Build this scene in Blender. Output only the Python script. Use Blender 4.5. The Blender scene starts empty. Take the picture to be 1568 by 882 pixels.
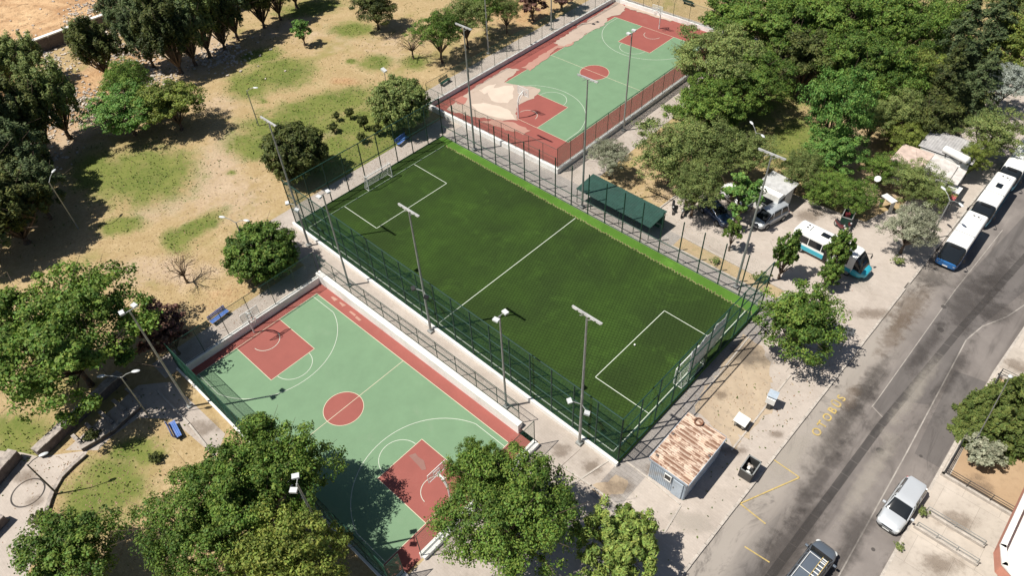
import bpy, math, random
import numpy as np
from mathutils import Vector
R = math.radians
sc = bpy.context.scene
# ---------------------------------------------------------------- camera
CAM = (36.4688, -15.053, 51.0707); F = 1082.79; YAW, PIT, ROL = 2.34885, 0.80163, -0.0533
def _axes():
    cy, sy, cp, sp = math.cos(YAW), math.sin(YAW), math.cos(PIT), math.sin(PIT)
    f = Vector((cy*cp, sy*cp, -sp)); r = Vector((sy, -cy, 0)); u = r.cross(f)
    return r*math.cos(ROL)+u*math.sin(ROL), -r*math.sin(ROL)+u*math.cos(ROL), f
AX = _axes()
cam = bpy.data.objects.new('camera', bpy.data.cameras.new('camera'))
sc.collection.objects.link(cam)
cam.data.sensor_width = 36; cam.data.lens = F/1568*36; cam.data.clip_end = 6000; cam.data.clip_start = .5
from mathutils import Matrix
m = Matrix((AX[0], AX[1], -AX[2])).transposed().to_4x4(); m.translation = Vector(CAM); cam.matrix_world = m
sc.camera = cam
# ---------------------------------------------------------------- light
SUN_EL, SUN_AZ = 60.5, 54.0          # light travels towards azimuth 54 deg from +X
w = bpy.data.worlds.new('World'); sc.world = w; w.use_nodes = True
nt = w.node_tree; bg = nt.nodes['Background']; sky = nt.nodes.new('ShaderNodeTexSky')
sky.sky_type = 'NISHITA'; sky.sun_disc = False; sky.sun_elevation = R(SUN_EL); sky.sun_rotation = R(90-(SUN_AZ+180))
nt.links.new(sky.outputs[0], bg.inputs[0]); bg.inputs[1].default_value = 0.05
sd = bpy.data.lights.new('sun', 'SUN'); sd.energy = 5.0; sd.angle = R(.5); sd.color = (1, .95, .86)
so = bpy.data.objects.new('sun', sd); sc.collection.objects.link(so)
dv = Vector((math.cos(R(SUN_AZ))*math.cos(R(SUN_EL)), math.sin(R(SUN_AZ))*math.cos(R(SUN_EL)), -math.sin(R(SUN_EL))))
so.rotation_euler = dv.to_track_quat('-Z', 'Y').to_euler(); so.location = (0, 0, 60)
sc.view_settings.view_transform = 'Standard'; sc.view_settings.look = 'None'
sc.view_settings.exposure = 0.38; sc.view_settings.gamma = 1
sc.cycles.max_bounces = 6; sc.cycles.transparent_max_bounces = 12
COL = sc.collection
# ---------------------------------------------------------------- helpers
def P(px, py, z=0.0):
    """a point of the ground survey: photo pixel -> place on the level z"""
    v = AX[2]*F + AX[0]*(px-784) - AX[1]*(py-441)
    t = (z-CAM[2])/v.z
    return (CAM[0]+t*v.x, CAM[1]+t*v.y)
def PP(pts, z=0.0): return [P(a, b, z) for a, b in pts]
def tag(o, label=None, cat=None, group=None, kind=None):
    if label: o['label'] = label
    if cat: o['category'] = cat
    if group: o['group'] = group
    if kind: o['kind'] = kind
    return o
def thing(name, label, cat, loc=(0, 0, 0), rz=0, group=None):
    o = bpy.data.objects.new(name, None); COL.objects.link(o); o.empty_display_size = .3
    o.location = loc; o.rotation_euler = (0, 0, rz)
    return tag(o, label, cat, group)
def copy_tree(o, parent=None, loc=None, rz=None, label=None, scale=None):
    c = o.copy(); COL.objects.link(c)
    if parent is not None: c.parent = parent
    for ch in list(o.children): copy_tree(ch, c)
    if loc is not None: c.location = loc
    if rz is not None: c.rotation_euler = (0, 0, rz)
    if label: c['label'] = label
    if scale: c.scale = scale
    return c
class MB:
    def __init__(s): s.v = []; s.f = []
    def add(s, vs, fs):
        n = len(s.v); s.v += [tuple(v) for v in vs]; s.f += [tuple(i+n for i in f) for f in fs]; return s
    def box(s, cx, cy, cz, sx, sy, sz, rz=0, ry=0):
        M = Matrix.Rotation(rz, 3, 'Z') @ Matrix.Rotation(ry, 3, 'Y'); vs = []
        for z in (-.5, .5):
            for x, y in ((-.5, -.5), (.5, -.5), (.5, .5), (-.5, .5)):
                vs.append(M @ Vector((x*sx, y*sy, z*sz)) + Vector((cx, cy, cz)))
        return s.add(vs, [(0, 3, 2, 1), (4, 5, 6, 7), (0, 1, 5, 4), (1, 2, 6, 5), (2, 3, 7, 6), (3, 0, 4, 7)])
    def tube(s, p, q, r0, r1=None, n=6, cap=True):
        r1 = r0 if r1 is None else r1
        p = Vector(p); q = Vector(q); d = (q-p)
        if d.length < 1e-6: return s
        d.normalize(); a = d.orthogonal().normalized(); b = d.cross(a); vs = []
        for c, r in ((p, r0), (q, r1)):
            for k in range(n):
                t = 2*math.pi*k/n; vs.append(c+a*(r*math.cos(t))+b*(r*math.sin(t)))
        fs = [(k, (k+1) % n, n+(k+1) % n, n+k) for k in range(n)]
        if cap: fs += [tuple(range(n-1, -1, -1)), tuple(range(n, 2*n))]
        return s.add(vs, fs)
    def path(s, pts, r, n=6):
        for i in range(len(pts)-1):
            r0 = r[i] if isinstance(r, (list, tuple)) else r; r1 = r[i+1] if isinstance(r, (list, tuple)) else r
            s.tube(pts[i], pts[i+1], r0, r1, n)
        return s
    def poly(s, pts, z0, z1=None):
        n = len(pts)
        ar = sum(pts[i][0]*pts[(i+1) % n][1]-pts[(i+1) % n][0]*pts[i][1] for i in range(n))
        if ar < 0: pts = pts[::-1]
        if z1 is None: return s.add([(x, y, z0) for x, y in pts], [tuple(range(n))])
        vs = [(x, y, z0) for x, y in pts]+[(x, y, z1) for x, y in pts]
        return s.add(vs, [tuple(range(n-1, -1, -1)), tuple(range(n, 2*n))]+[(i, (i+1) % n, n+(i+1) % n, n+i) for i in range(n)])
    def ell(s, c, r, nu=12, nv=7):
        vs = []; fs = []
        for j in range(nv+1):
            ph = math.pi*j/nv
            for i in range(nu):
                t = 2*math.pi*i/nu
                vs.append((c[0]+r[0]*math.sin(ph)*math.cos(t), c[1]+r[1]*math.sin(ph)*math.sin(t), c[2]+r[2]*math.cos(ph)))
        for j in range(nv):
            for i in range(nu):
                fs.append((j*nu+i, (j+1)*nu+i, (j+1)*nu+(i+1) % nu, j*nu+(i+1) % nu))
        return s.add(vs, fs)
    def loft(s, st, n=16, ex=5.0):
        """stations along x: (x, half width bottom, half width top, z0, z1)"""
        vs = []; fs = []
        for (x, wb, wt, z0, z1) in st:
            for k in range(n):
                t = 2*math.pi*(k+.5)/n; c, q = math.cos(t), math.sin(t)
                yy = math.copysign(abs(c)**(2/ex), c); zz = math.copysign(abs(q)**(2/ex), q)
                hw = wb+(wt-wb)*(zz+1)/2
                vs.append((x, hw*yy, (z0+z1)/2+(z1-z0)/2*zz))
        m_ = len(st)
        for i in range(m_-1):
            for k in range(n): fs.append((i*n+k, i*n+(k+1) % n, (i+1)*n+(k+1) % n, (i+1)*n+k))
        fs.append(tuple(range(n))); fs.append(tuple(range(m_*n-1, (m_-1)*n-1, -1)))
        return s.add(vs, fs)
    def build(s, name, mat, parent=None, org=None, smooth=False, bevel=0):
        me = bpy.data.meshes.new(name)
        vs = s.v if org is None else [(x-org[0], y-org[1], z-org[2]) for x, y, z in s.v]
        me.from_pydata(vs, [], s.f); me.materials.append(mat)
        if smooth:
            me.polygons.foreach_set('use_smooth', [True]*len(me.polygons))
        o = bpy.data.objects.new(name, me); COL.objects.link(o)
        if parent is not None: o.parent = parent
        if smooth:
            try: me.set_sharp_from_angle(angle=R(40))
            except Exception: pass
        if bevel:
            b = o.modifiers.new('bevel', 'BEVEL'); b.width = bevel; b.segments = 2; b.limit_method = 'ANGLE'
        return o
# ---------------------------------------------------------------- materials
def newmat(name):
    mt = bpy.data.materials.new(name); mt.use_nodes = True; t = mt.node_tree
    return mt, t, t.nodes['Principled BSDF']
def N(t, typ, **k):
    n = t.nodes.new(typ)
    for a, b in k.items(): setattr(n, a, b)
    return n
def setin(t, sock, v):
    if hasattr(v, 'links') or isinstance(v, bpy.types.NodeSocket): t.links.new(v, sock)
    else: sock.default_value = v
def noise(t, vec, scale, detail=4, rough=.6, dist=0):
    n = N(t, 'ShaderNodeTexNoise'); n.inputs['Scale'].default_value = scale; n.inputs['Detail'].default_value = detail
    n.inputs['Roughness'].default_value = rough; n.inputs['Distortion'].default_value = dist
    t.links.new(vec, n.inputs['Vector']); return n.outputs['Fac']
def mp(t, v, a, b, c=0., d=1., smooth=False):
    n = N(t, 'ShaderNodeMapRange'); n.interpolation_type = 'SMOOTHSTEP' if smooth else 'LINEAR'
    setin(t, n.inputs[0], v)
    for i, x in enumerate((a, b, c, d)): n.inputs[i+1].default_value = x
    return n.outputs[0]
def mix(t, f, a, b, mode='MIX'):
    n = N(t, 'ShaderNodeMix', data_type='RGBA', blend_type=mode)
    setin(t, n.inputs[0], f); setin(t, n.inputs[6], a if not isinstance(a, tuple) else (*a[:3], 1)); setin(t, n.inputs[7], b if not isinstance(b, tuple) else (*b[:3], 1))
    return n.outputs[2]
def mth(t, op, a, b=0., c=0.):
    n = N(t, 'ShaderNodeMath', operation=op); setin(t, n.inputs[0], a); setin(t, n.inputs[1], b)
    if op in ('MULTIPLY_ADD',): setin(t, n.inputs[2], c)
    return n.outputs[0]
def pos(t, scale=(1, 1, 1)):
    g = N(t, 'ShaderNodeNewGeometry')
    if scale == (1, 1, 1): return g.outputs['Position']
    m_ = N(t, 'ShaderNodeVectorMath', operation='MULTIPLY'); t.links.new(g.outputs['Position'], m_.inputs[0]); m_.inputs[1].default_value = scale
    return m_.outputs[0]
def bump(t, bs, h, strength=.3, dist=.05):
    b = N(t, 'ShaderNodeBump'); b.inputs['Strength'].default_value = strength; b.inputs['Distance'].default_value = dist
    t.links.new(h, b.inputs['Height']); t.links.new(b.outputs[0], bs.inputs['Normal'])
def sc3(c, k): return tuple(min(1, x*k) for x in c[:3])
def simple(name, col, rough=.7, metal=0, var=.25, scale=1.5, fine=.12, coat=0, dirt=None):
    mt, t, bs = newmat(name); p = pos(t)
    c = mix(t, mp(t, noise(t, p, scale), .3, .7), sc3(col, 1-var), sc3(col, 1+var*.6))
    if fine: c = mix(t, mp(t, noise(t, p, scale*14, 2), .35, .65), c, mix(t, 1., c, sc3((1-fine,)*3, 1), 'MULTIPLY'))
    if dirt: c = mix(t, mp(t, noise(t, p, scale*.6, 6, .7), .5, .72, 0, .7, True), c, dirt)
    t.links.new(c, bs.inputs['Base Color']); bs.inputs['Roughness'].default_value = rough; bs.inputs['Metallic'].default_value = metal
    if coat: bs.inputs['Coat Weight'].default_value = coat; bs.inputs['Coat Roughness'].default_value = .08
    return mt
M = {}
M['white_wall'] = simple('white_wall', (.80, .79, .76), .85, var=.08, scale=.7, dirt=(.52, .48, .43))
M['green_paint'] = simple('green_paint', (.012, .05, .035), .5)
M['green_wire'] = simple('green_wire', (.014, .085, .05), .6, fine=0)
M['grey_steel'] = simple('grey_steel', (.36, .37, .36), .45, .4)
M['dark_steel'] = simple('dark_steel', (.05, .05, .05), .5)
M['white_paint'] = simple('white_paint', (.75, .75, .73), .45, var=.08)
M['black'] = simple('black', (.015, .015, .017), .5)
M['rubber'] = simple('rubber', (.02, .02, .02), .85)
M['blue_paint'] = simple('blue_paint', (.09, .19, .52), .5)
M['bark'] = simple('bark', (.12, .085, .06), .9, scale=5)
M['pale_bark'] = simple('pale_bark', (.3, .24, .19), .9, scale=5)
M['wood_rust'] = simple('wood_rust', (.2, .09, .05), .8)
M['stone'] = simple('stone', (.40, .35, .31), .9, scale=3, var=.45, fine=.35)
M['dark_stone'] = simple('dark_stone', (.16, .13, .12), .9, scale=3, var=.4, fine=.35)
M['glass_dark'] = simple('glass_dark', (.012, .015, .018), .12, var=.1, fine=0)
M['lamp_glass'] = simple('lamp_glass', (.6, .62, .62), .3, var=.05)
M['kerb'] = simple('kerb', (.50, .45, .40), .9, scale=2, fine=.3)
M['lamp_grey'] = simple('lamp_grey', (.5, .5, .49), .45, .2)
M['red_light'] = simple('red_light', (.45, .02, .02), .3)
def paved(name, a, b, pat=(0, 0), bscale=1, stain=(.27, .23, .19), amt=.5, mortar=.72, bw=.4, bh=.2, rz=0):
    mt, t, bs = newmat(name); p = pos(t)
    c = mix(t, mp(t, noise(t, p, .35, 5, .6), .32, .7), a, b)
    c = mix(t, mp(t, noise(t, p, 2.2, 5, .65), .5, .75, 0, amt*.7, True), c, stain)
    c = mix(t, mp(t, noise(t, p, .13, 6, .7, .6), .52, .72, 0, amt, True), c, stain)
    c = mix(t, mp(t, noise(t, p, 22, 3), .3, .7, 0, .35), c, mix(t, 1., c, (.72, .72, .72), 'MULTIPLY'))
    if bscale:
        br = N(t, 'ShaderNodeTexBrick'); br.inputs['Scale'].default_value = 1
        br.inputs['Brick Width'].default_value = bw; br.inputs['Row Height'].default_value = bh; br.inputs['Mortar Size'].default_value = .012
        br.inputs['Color1'].default_value = (1, 1, 1, 1); br.inputs['Color2'].default_value = (.92, .92, .92, 1); br.inputs['Mortar'].default_value = (mortar,)*3+(1,)
        mpn = N(t, 'ShaderNodeMapping'); mpn.inputs['Rotation'].default_value = (0, 0, rz); t.links.new(p, mpn.inputs[0]); t.links.new(mpn.outputs[0], br.inputs['Vector'])
        c = mix(t, 1., c, br.outputs['Color'], 'MULTIPLY')
    t.links.new(c, bs.inputs['Base Color']); bs.inputs['Roughness'].default_value = .92
    bump(t, bs, noise(t, p, 30, 3), .25, .02)
    return mt
M['pave_beige'] = paved('pave_beige', (.37, .32, .28), (.46, .405, .36), mortar=.86)
M['pave_plaza'] = paved('pave_plaza', (.41, .355, .31), (.49, .43, .38), amt=.35, mortar=.88)
M['pave_grey'] = paved('pave_grey', (.27, .245, .23), (.35, .32, .295), amt=.3, mortar=.6, bw=.6, bh=.3)
M['concrete'] = paved('concrete', (.42, .37, .32), (.53, .47, .41), bw=2.6, bh=2.6, mortar=.6, stain=(.22, .19, .16))
M['soil'] = paved('soil', (.33, .22, .13), (.42, .30, .19), bscale=0, stain=(.22, .15, .09))
M['sandy'] = paved('sandy', (.36, .28, .20), (.46, .37, .27), bscale=0, stain=(.20, .17, .14), amt=.8)
M['bed'] = paved('bed', (.34, .25, .14), (.42, .32, .2), bscale=0, stain=(.13, .16, .05), amt=.6)
def road_mat(name, a, b, streak=.7):
    mt, t, bs = newmat(name); p = pos(t); ps = pos(t, (1, .07, 1)); sx_ = N(t, 'ShaderNodeSeparateXYZ'); t.links.new(p, sx_.inputs[0])
    c = mix(t, mp(t, noise(t, p, .22, 5, .6), .3, .7), a, b)
    c = mix(t, mp(t, noise(t, ps, .7, 5, .6, .4), .48, .75, 0, streak, True), c, sc3(a, .45))
    c = mix(t, mp(t, noise(t, pos(t, (1, .25, 1)), .5, 5, .7), .55, .75, 0, .5, True), c, sc3(b, 1.25))
    c = mix(t, mp(t, noise(t, p, 2.5, 6, .75), .6, .72, 0, .45, True), c, sc3(a, .4))
    c = mix(t, mp(t, noise(t, p, 26, 3, .7), .3, .7, 0, .4), c, mix(t, 1., c, (.65, .65, .65), 'MULTIPLY'))
    if 'dark' not in name: c = mix(t, mp(t, mth(t, 'ADD', sx_.outputs[0], mth(t, 'MULTIPLY', noise(t, pos(t, (1, .3, 1)), .5, 5, .7), 3)), 33.0, 36.2, .75, 0, True), c, (.33, .295, .26))
    c = mix(t, mp(t, noise(t, pos(t, (1, .4, 1)), .3, 7, .75, .8), .54, .66, 0, .65, True), c, sc3(a, .5))
    t.links.new(c, bs.inputs['Base Color']); bs.inputs['Roughness'].default_value = .9
    bump(t, bs, noise(t, p, 40, 3), .3, .02)
    return mt
M['asphalt'] = road_mat('asphalt', (.135, .118, .11), (.24, .213, .196), .9)
M['asphalt_patch'] = road_mat('asphalt_patch', (.115, .102, .097), (.15, .135, .127))
M['asphalt_dark'] = road_mat('asphalt_dark', (.055, .05, .048), (.085, .075, .07))
M['road_paint'] = simple('road_paint', (.36, .33, .30), .8, var=.25, dirt=(.2, .18, .165))
M['yellow_paint'] = simple('yellow_paint', (.50, .37, .13), .8, var=.3, scale=3, dirt=(.25, .225, .19))
def court_mat(name, col, fade, f_amt=.35, sc_=.35):
    mt, t, bs = newmat(name); p = pos(t)
    c = mix(t, mp(t, noise(t, p, .5, 6, .65), .3, .7), sc3(col, .92), sc3(col, 1.06))
    c = mix(t, mp(t, noise(t, p, sc_, 6, .7, .5), .55, .78, 0, f_amt, True), c, fade)
    c = mix(t, mp(t, noise(t, p, 3.5, 6, .75), .62, .75, 0, .3, True), c, fade)
    c = mix(t, mp(t, noise(t, p, 18, 3), .3, .7, 0, .25), c, mix(t, 1., c, (.85, .85, .85), 'MULTIPLY'))
    t.links.new(c, bs.inputs['Base Color']); bs.inputs['Roughness'].default_value = .75
    return mt
M['court_green'] = court_mat('court_green', (.145, .245, .14), (.20, .27, .18), .5)
M['court_red'] = court_mat('court_red', (.27, .075, .06), (.31, .15, .12))
M['court_line'] = court_mat('court_line', (.56, .50, .37), (.5, .45, .35))
M['court_white'] = court_mat('court_white', (.50, .54, .46), (.36, .38, .32))
M['court_worn'] = court_mat('court_worn', (.41, .325, .265), (.30, .215, .17), .9, .9)
M['pale_worn'] = court_mat('pale_worn', (.56, .46, .38), (.45, .35, .28), .9, .8); M['red_worn'] = court_mat('red_worn', (.36, .14, .11), (.42, .25, .2), .9, .9)
M['pink_worn'] = court_mat('pink_worn', (.38, .21, .165), (.45, .33, .265), .9, .6)
def turf_mat(name, a, b, rows=.25, dry=0):
    mt, t, bs = newmat(name); p = pos(t)
    c = mix(t, mp(t, noise(t, p, .14, 4, .55, .3), .35, .68, 0, 1, True), a, b); c = mix(t, mp(t, noise(t, p, .25, 6, .7, .8), .52, .68, 0, .8, True), c, sc3(b, 1.35))
    c = mix(t, mp(t, noise(t, p, .9, 6, .7), .4, .7, 0, .5), c, sc3(a, .75))
    sp = N(t, 'ShaderNodeSeparateXYZ'); t.links.new(p, sp.inputs[0])
    rt = 2*math.pi/.33
    q1 = mth(t, 'SINE', mth(t, 'MULTIPLY', mth(t, 'ADD', sp.outputs[0], mth(t, 'MULTIPLY', sp.outputs[1], .35)), rt)); q2 = mth(t, 'SINE', mth(t, 'MULTIPLY', mth(t, 'SUBTRACT', sp.outputs[1], mth(t, 'MULTIPLY', sp.outputs[0], .35)), rt))
    g = mp(t, mth(t, 'MAXIMUM', q1, q2), .3, .95, 0, rows)
    c = mix(t, g, c, mix(t, 1., c, (.35, .35, .35), 'MULTIPLY'))
    c = mix(t, mp(t, noise(t, p, 12, 3, .7), .35, .7, 0, .4), c, sc3(b, 1.4))
    bd = mth(t, 'SINE', mth(t, 'MULTIPLY', sp.outputs[0], 2*math.pi/7.6)); c = mix(t, mp(t, bd, -.4, .4, 0, .16, True), c, sc3(a, .6))
    if dry: c = mix(t, mp(t, noise(t, p, 1.7, 5, .7), .55, .7, 0, dry, True), c, (.3, .3, .08))
    t.links.new(c, bs.inputs['Base Color']); bs.inputs['Roughness'].default_value = .95
    bs.inputs['Specular IOR Level'].default_value = .15
    bump(t, bs, noise(t, p, 35, 3), .5, .03)
    return mt
M['turf_dark'] = turf_mat('turf_dark', (.023, .040, .011), (.038, .076, .013), .7)
M['turf_light'] = turf_mat('turf_light', (.060, .140, .018), (.08, .175, .026), .1)
M['turf_edge'] = turf_mat('turf_edge', (.15, .15, .055), (.24, .22, .11), .1)
# park ground: straw, grass, bare earth and rusty field from a painted vertex mask
def ground_mat():
    mt, t, bs = newmat('park_ground'); p = pos(t)
    at = N(t, 'ShaderNodeAttribute'); at.attribute_name = 'mask'; sp = N(t, 'ShaderNodeSeparateColor'); t.links.new(at.outputs['Color'], sp.inputs[0])
    n1 = noise(t, p, .45, 6, .7, .4); n2 = noise(t, p, 3.2, 6, .75); n3 = noise(t, p, 14, 4, .7)
    straw = mix(t, mp(t, n1, .3, .7), (.37, .275, .14), (.52, .405, .24))
    straw = mix(t, mp(t, n2, .4, .68), straw, (.33, .235, .12))
    straw = mix(t, mp(t, noise(t, p, .16, 5, .6, .5), .5, .7, 0, .65, True), straw, (.25, .235, .08))
    bare = mix(t, mp(t, n1, .3, .7), (.42, .315, .21), (.54, .42, .295))
    bare = mix(t, mp(t, n2, .45, .7, 0, .7), bare, (.30, .225, .165))
    grass = mix(t, mp(t, noise(t, p, .3, 5, .65, .3), .32, .66), (.085, .135, .025), (.17, .20, .05))
    grass = mix(t, mp(t, n2, .42, .68, 0, .7), grass, (.25, .235, .085))
    rust = mix(t, mp(t, noise(t, p, .35, 6, .75, .6), .35, .65), (.36, .2, .095), (.58, .39, .22))
    rust = mix(t, mp(t, n2, .45, .65, 0, .8), rust, (.20, .115, .06))
    def soft(ch, lo=.28, hi=.92): 
        return mp(t, mth(t, 'ADD', ch, mth(t, 'MULTIPLY', mth(t, 'SUBTRACT', mth(t, 'ADD', mth(t, 'MULTIPLY', n1, .6), mth(t, 'MULTIPLY', n2, .4)), .5), 2.1)), lo, hi, 0, 1, True)
    c = mix(t, soft(sp.outputs[1]), straw, bare)
    c = mix(t, soft(sp.outputs[2]), c, rust)
    c = mix(t, soft(sp.outputs[0]), c, grass)
    c = mix(t, mp(t, n3, .35, .68, 0, .45), c, mix(t, 1., c, (.55, .52, .5), 'MULTIPLY'))
    t.links.new(c, bs.inputs['Base Color']); bs.inputs['Roughness'].default_value = .97; bs.inputs['Specular IOR Level'].default_value = .1
    bump(t, bs, n3, .6, .06)
    return mt
M['park'] = ground_mat()
def leaf_mat(name, dark, light, trans=.24):
    mt, t, bs = newmat(name)
    at = N(t, 'ShaderNodeAttribute'); at.attribute_name = 'tone'; sp = N(t, 'ShaderNodeSeparateColor'); t.links.new(at.outputs['Color'], sp.inputs[0])
    oi = N(t, 'ShaderNodeObjectInfo')
    f = mth(t, 'ADD', sp.outputs[0], mth(t, 'MULTIPLY', mth(t, 'SUBTRACT', oi.outputs['Random'], .5), .3))
    c = mix(t, mp(t, f, 0, 1), dark, light)
    hs = N(t, 'ShaderNodeHueSaturation'); t.links.new(c, hs.inputs['Color'])
    t.links.new(mp(t, sp.outputs[1], 0, 1, .47, .53), hs.inputs['Hue']); hs.inputs['Saturation'].default_value = .95
    c = hs.outputs[0]
    t.links.new(c, bs.inputs['Base Color']); bs.inputs['Roughness'].default_value = .62; bs.inputs['Specular IOR Level'].default_value = .25
    tr = N(t, 'ShaderNodeBsdfTranslucent'); t.links.new(mix(t, 1., c, (1., 1.15, .6), 'MULTIPLY'), tr.inputs[0])
    ms = N(t, 'ShaderNodeMixShader'); ms.inputs[0].default_value = trans
    t.links.new(bs.outputs[0], ms.inputs[1]); t.links.new(tr.outputs[0], ms.inputs[2])
    t.links.new(ms.outputs[0], t.nodes['Material Output'].inputs[0])
    return mt
LM = {'mid': leaf_mat('leaf_mid', (0.048, 0.095, 0.013), (0.19, 0.295, 0.042)),
      'bright': leaf_mat('leaf_bright', (0.055, 0.13, 0.022), (0.19, 0.345, 0.065)),
      'lime': leaf_mat('leaf_lime', (.12, .18, .03), (.38, .48, .10)),
      'yellow': leaf_mat('leaf_yellow', (.09, .12, .02), (.27, .33, .055)),
      'olive': leaf_mat('leaf_olive', (0.09, 0.125, 0.032), (0.27, 0.33, 0.095)),
      'grey': leaf_mat('leaf_grey', (0.179, 0.186, 0.124), (0.414, 0.428, 0.304)),
      'silver': leaf_mat('leaf_silver', (0.207, 0.235, 0.207), (0.469, 0.511, 0.469)),
      'dark': leaf_mat('leaf_dark', (0.034, 0.05, 0.014), (0.14, 0.165, 0.04)),
      'pine': leaf_mat('leaf_pine', (0.048, 0.076, 0.030), (0.152, 0.200, 0.076)),
      'plum': leaf_mat('leaf_plum', (0.083, 0.041, 0.034), (0.235, 0.124, 0.090)),
      'dry': leaf_mat('leaf_dry', (0.221, 0.138, 0.076), (0.414, 0.276, 0.166)),
      'cypress': leaf_mat('leaf_cypress', (.045, .075, .012), (.20, .25, .055))}
# ---------------------------------------------------------------- tree prototypes (meshes shared)
def mesh_leaves(name, Pn, Nn, L, W, tone, rng, mat):
    n = len(Pn)
    Nn = Nn/np.maximum(np.linalg.norm(Nn, axis=1, keepdims=True), 1e-6)
    rd = rng.normal(size=(n, 3)); T = np.cross(Nn, rd); T /= np.maximum(np.linalg.norm(T, axis=1, keepdims=True), 1e-6)
    B = np.cross(Nn, T); s = rng.uniform(.65, 1.3, (n, 1))
    L = np.broadcast_to(np.asarray(L), (n,))[:, None]*s/2; W = np.broadcast_to(np.asarray(W), (n,))[:, None]*s/2
    fold = Nn*L*.25
    V = np.stack([Pn-T*L, Pn-B*W-fold+T*L*.1, Pn+T*L, Pn+B*W-fold+T*L*.1], 1).reshape(-1, 3)
    me = bpy.data.meshes.new(name); me.vertices.add(4*n); me.vertices.foreach_set('co', V.ravel().astype(np.float32))
    me.loops.add(4*n); me.loops.foreach_set('vertex_index', np.arange(4*n, dtype=np.int32))
    me.polygons.add(n); me.polygons.foreach_set('loop_start', np.arange(0, 4*n, 4, dtype=np.int32))
    me.update(calc_edges=True)
    a = me.color_attributes.new('tone', 'FLOAT_COLOR', 'POINT'); c = np.ones((4*n, 4), np.float32)
    c[:, 0] = np.repeat(np.clip(tone+rng.normal(0, .2, n), 0, 1), 4); c[:, 1] = np.repeat(rng.random(n), 4)
    a.data.foreach_set('color', c.ravel()); me.materials.append(mat)
    return me
def unit(rng, n):
    v = rng.normal(size=(n, 3)); return v/np.linalg.norm(v, axis=1, keepdims=True)
def limbs(name, base_h, targets, r0, rng, mat, lean=(0, 0)):
    b = MB(); f = Vector((lean[0]*base_h, lean[1]*base_h, base_h))
    k = Vector((f.x*.4+rng.normal()*.05, f.y*.4+rng.normal()*.05, base_h*.5))
    b.path([(0, 0, -.1), (0, 0, .25), k, f], [r0*1.5, r0*1.1, r0*.95, r0*.8], 8)
    for c in targets:
        c = Vector([float(q) for q in c]); d = c-f
        m1 = f+d*.45+Vector((rng.normal()*.12, rng.normal()*.12, .12))*d.length
        b.path([f-Vector((0, 0, .15)), m1, c], [r0*.5, r0*.28, r0*.1], 5)
        for q in range(2):
            e = c+Vector([float(x) for x in rng.normal(size=3)])*d.length*.2
            b.tube(m1, e, r0*.18, r0*.05, 4)
    me = bpy.data.meshes.new(name); me.from_pydata(b.v, [], b.f); me.materials.append(mat)
    me.polygons.foreach_set('use_smooth', [True]*len(me.polygons)); return me
PROTO = {}
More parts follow.
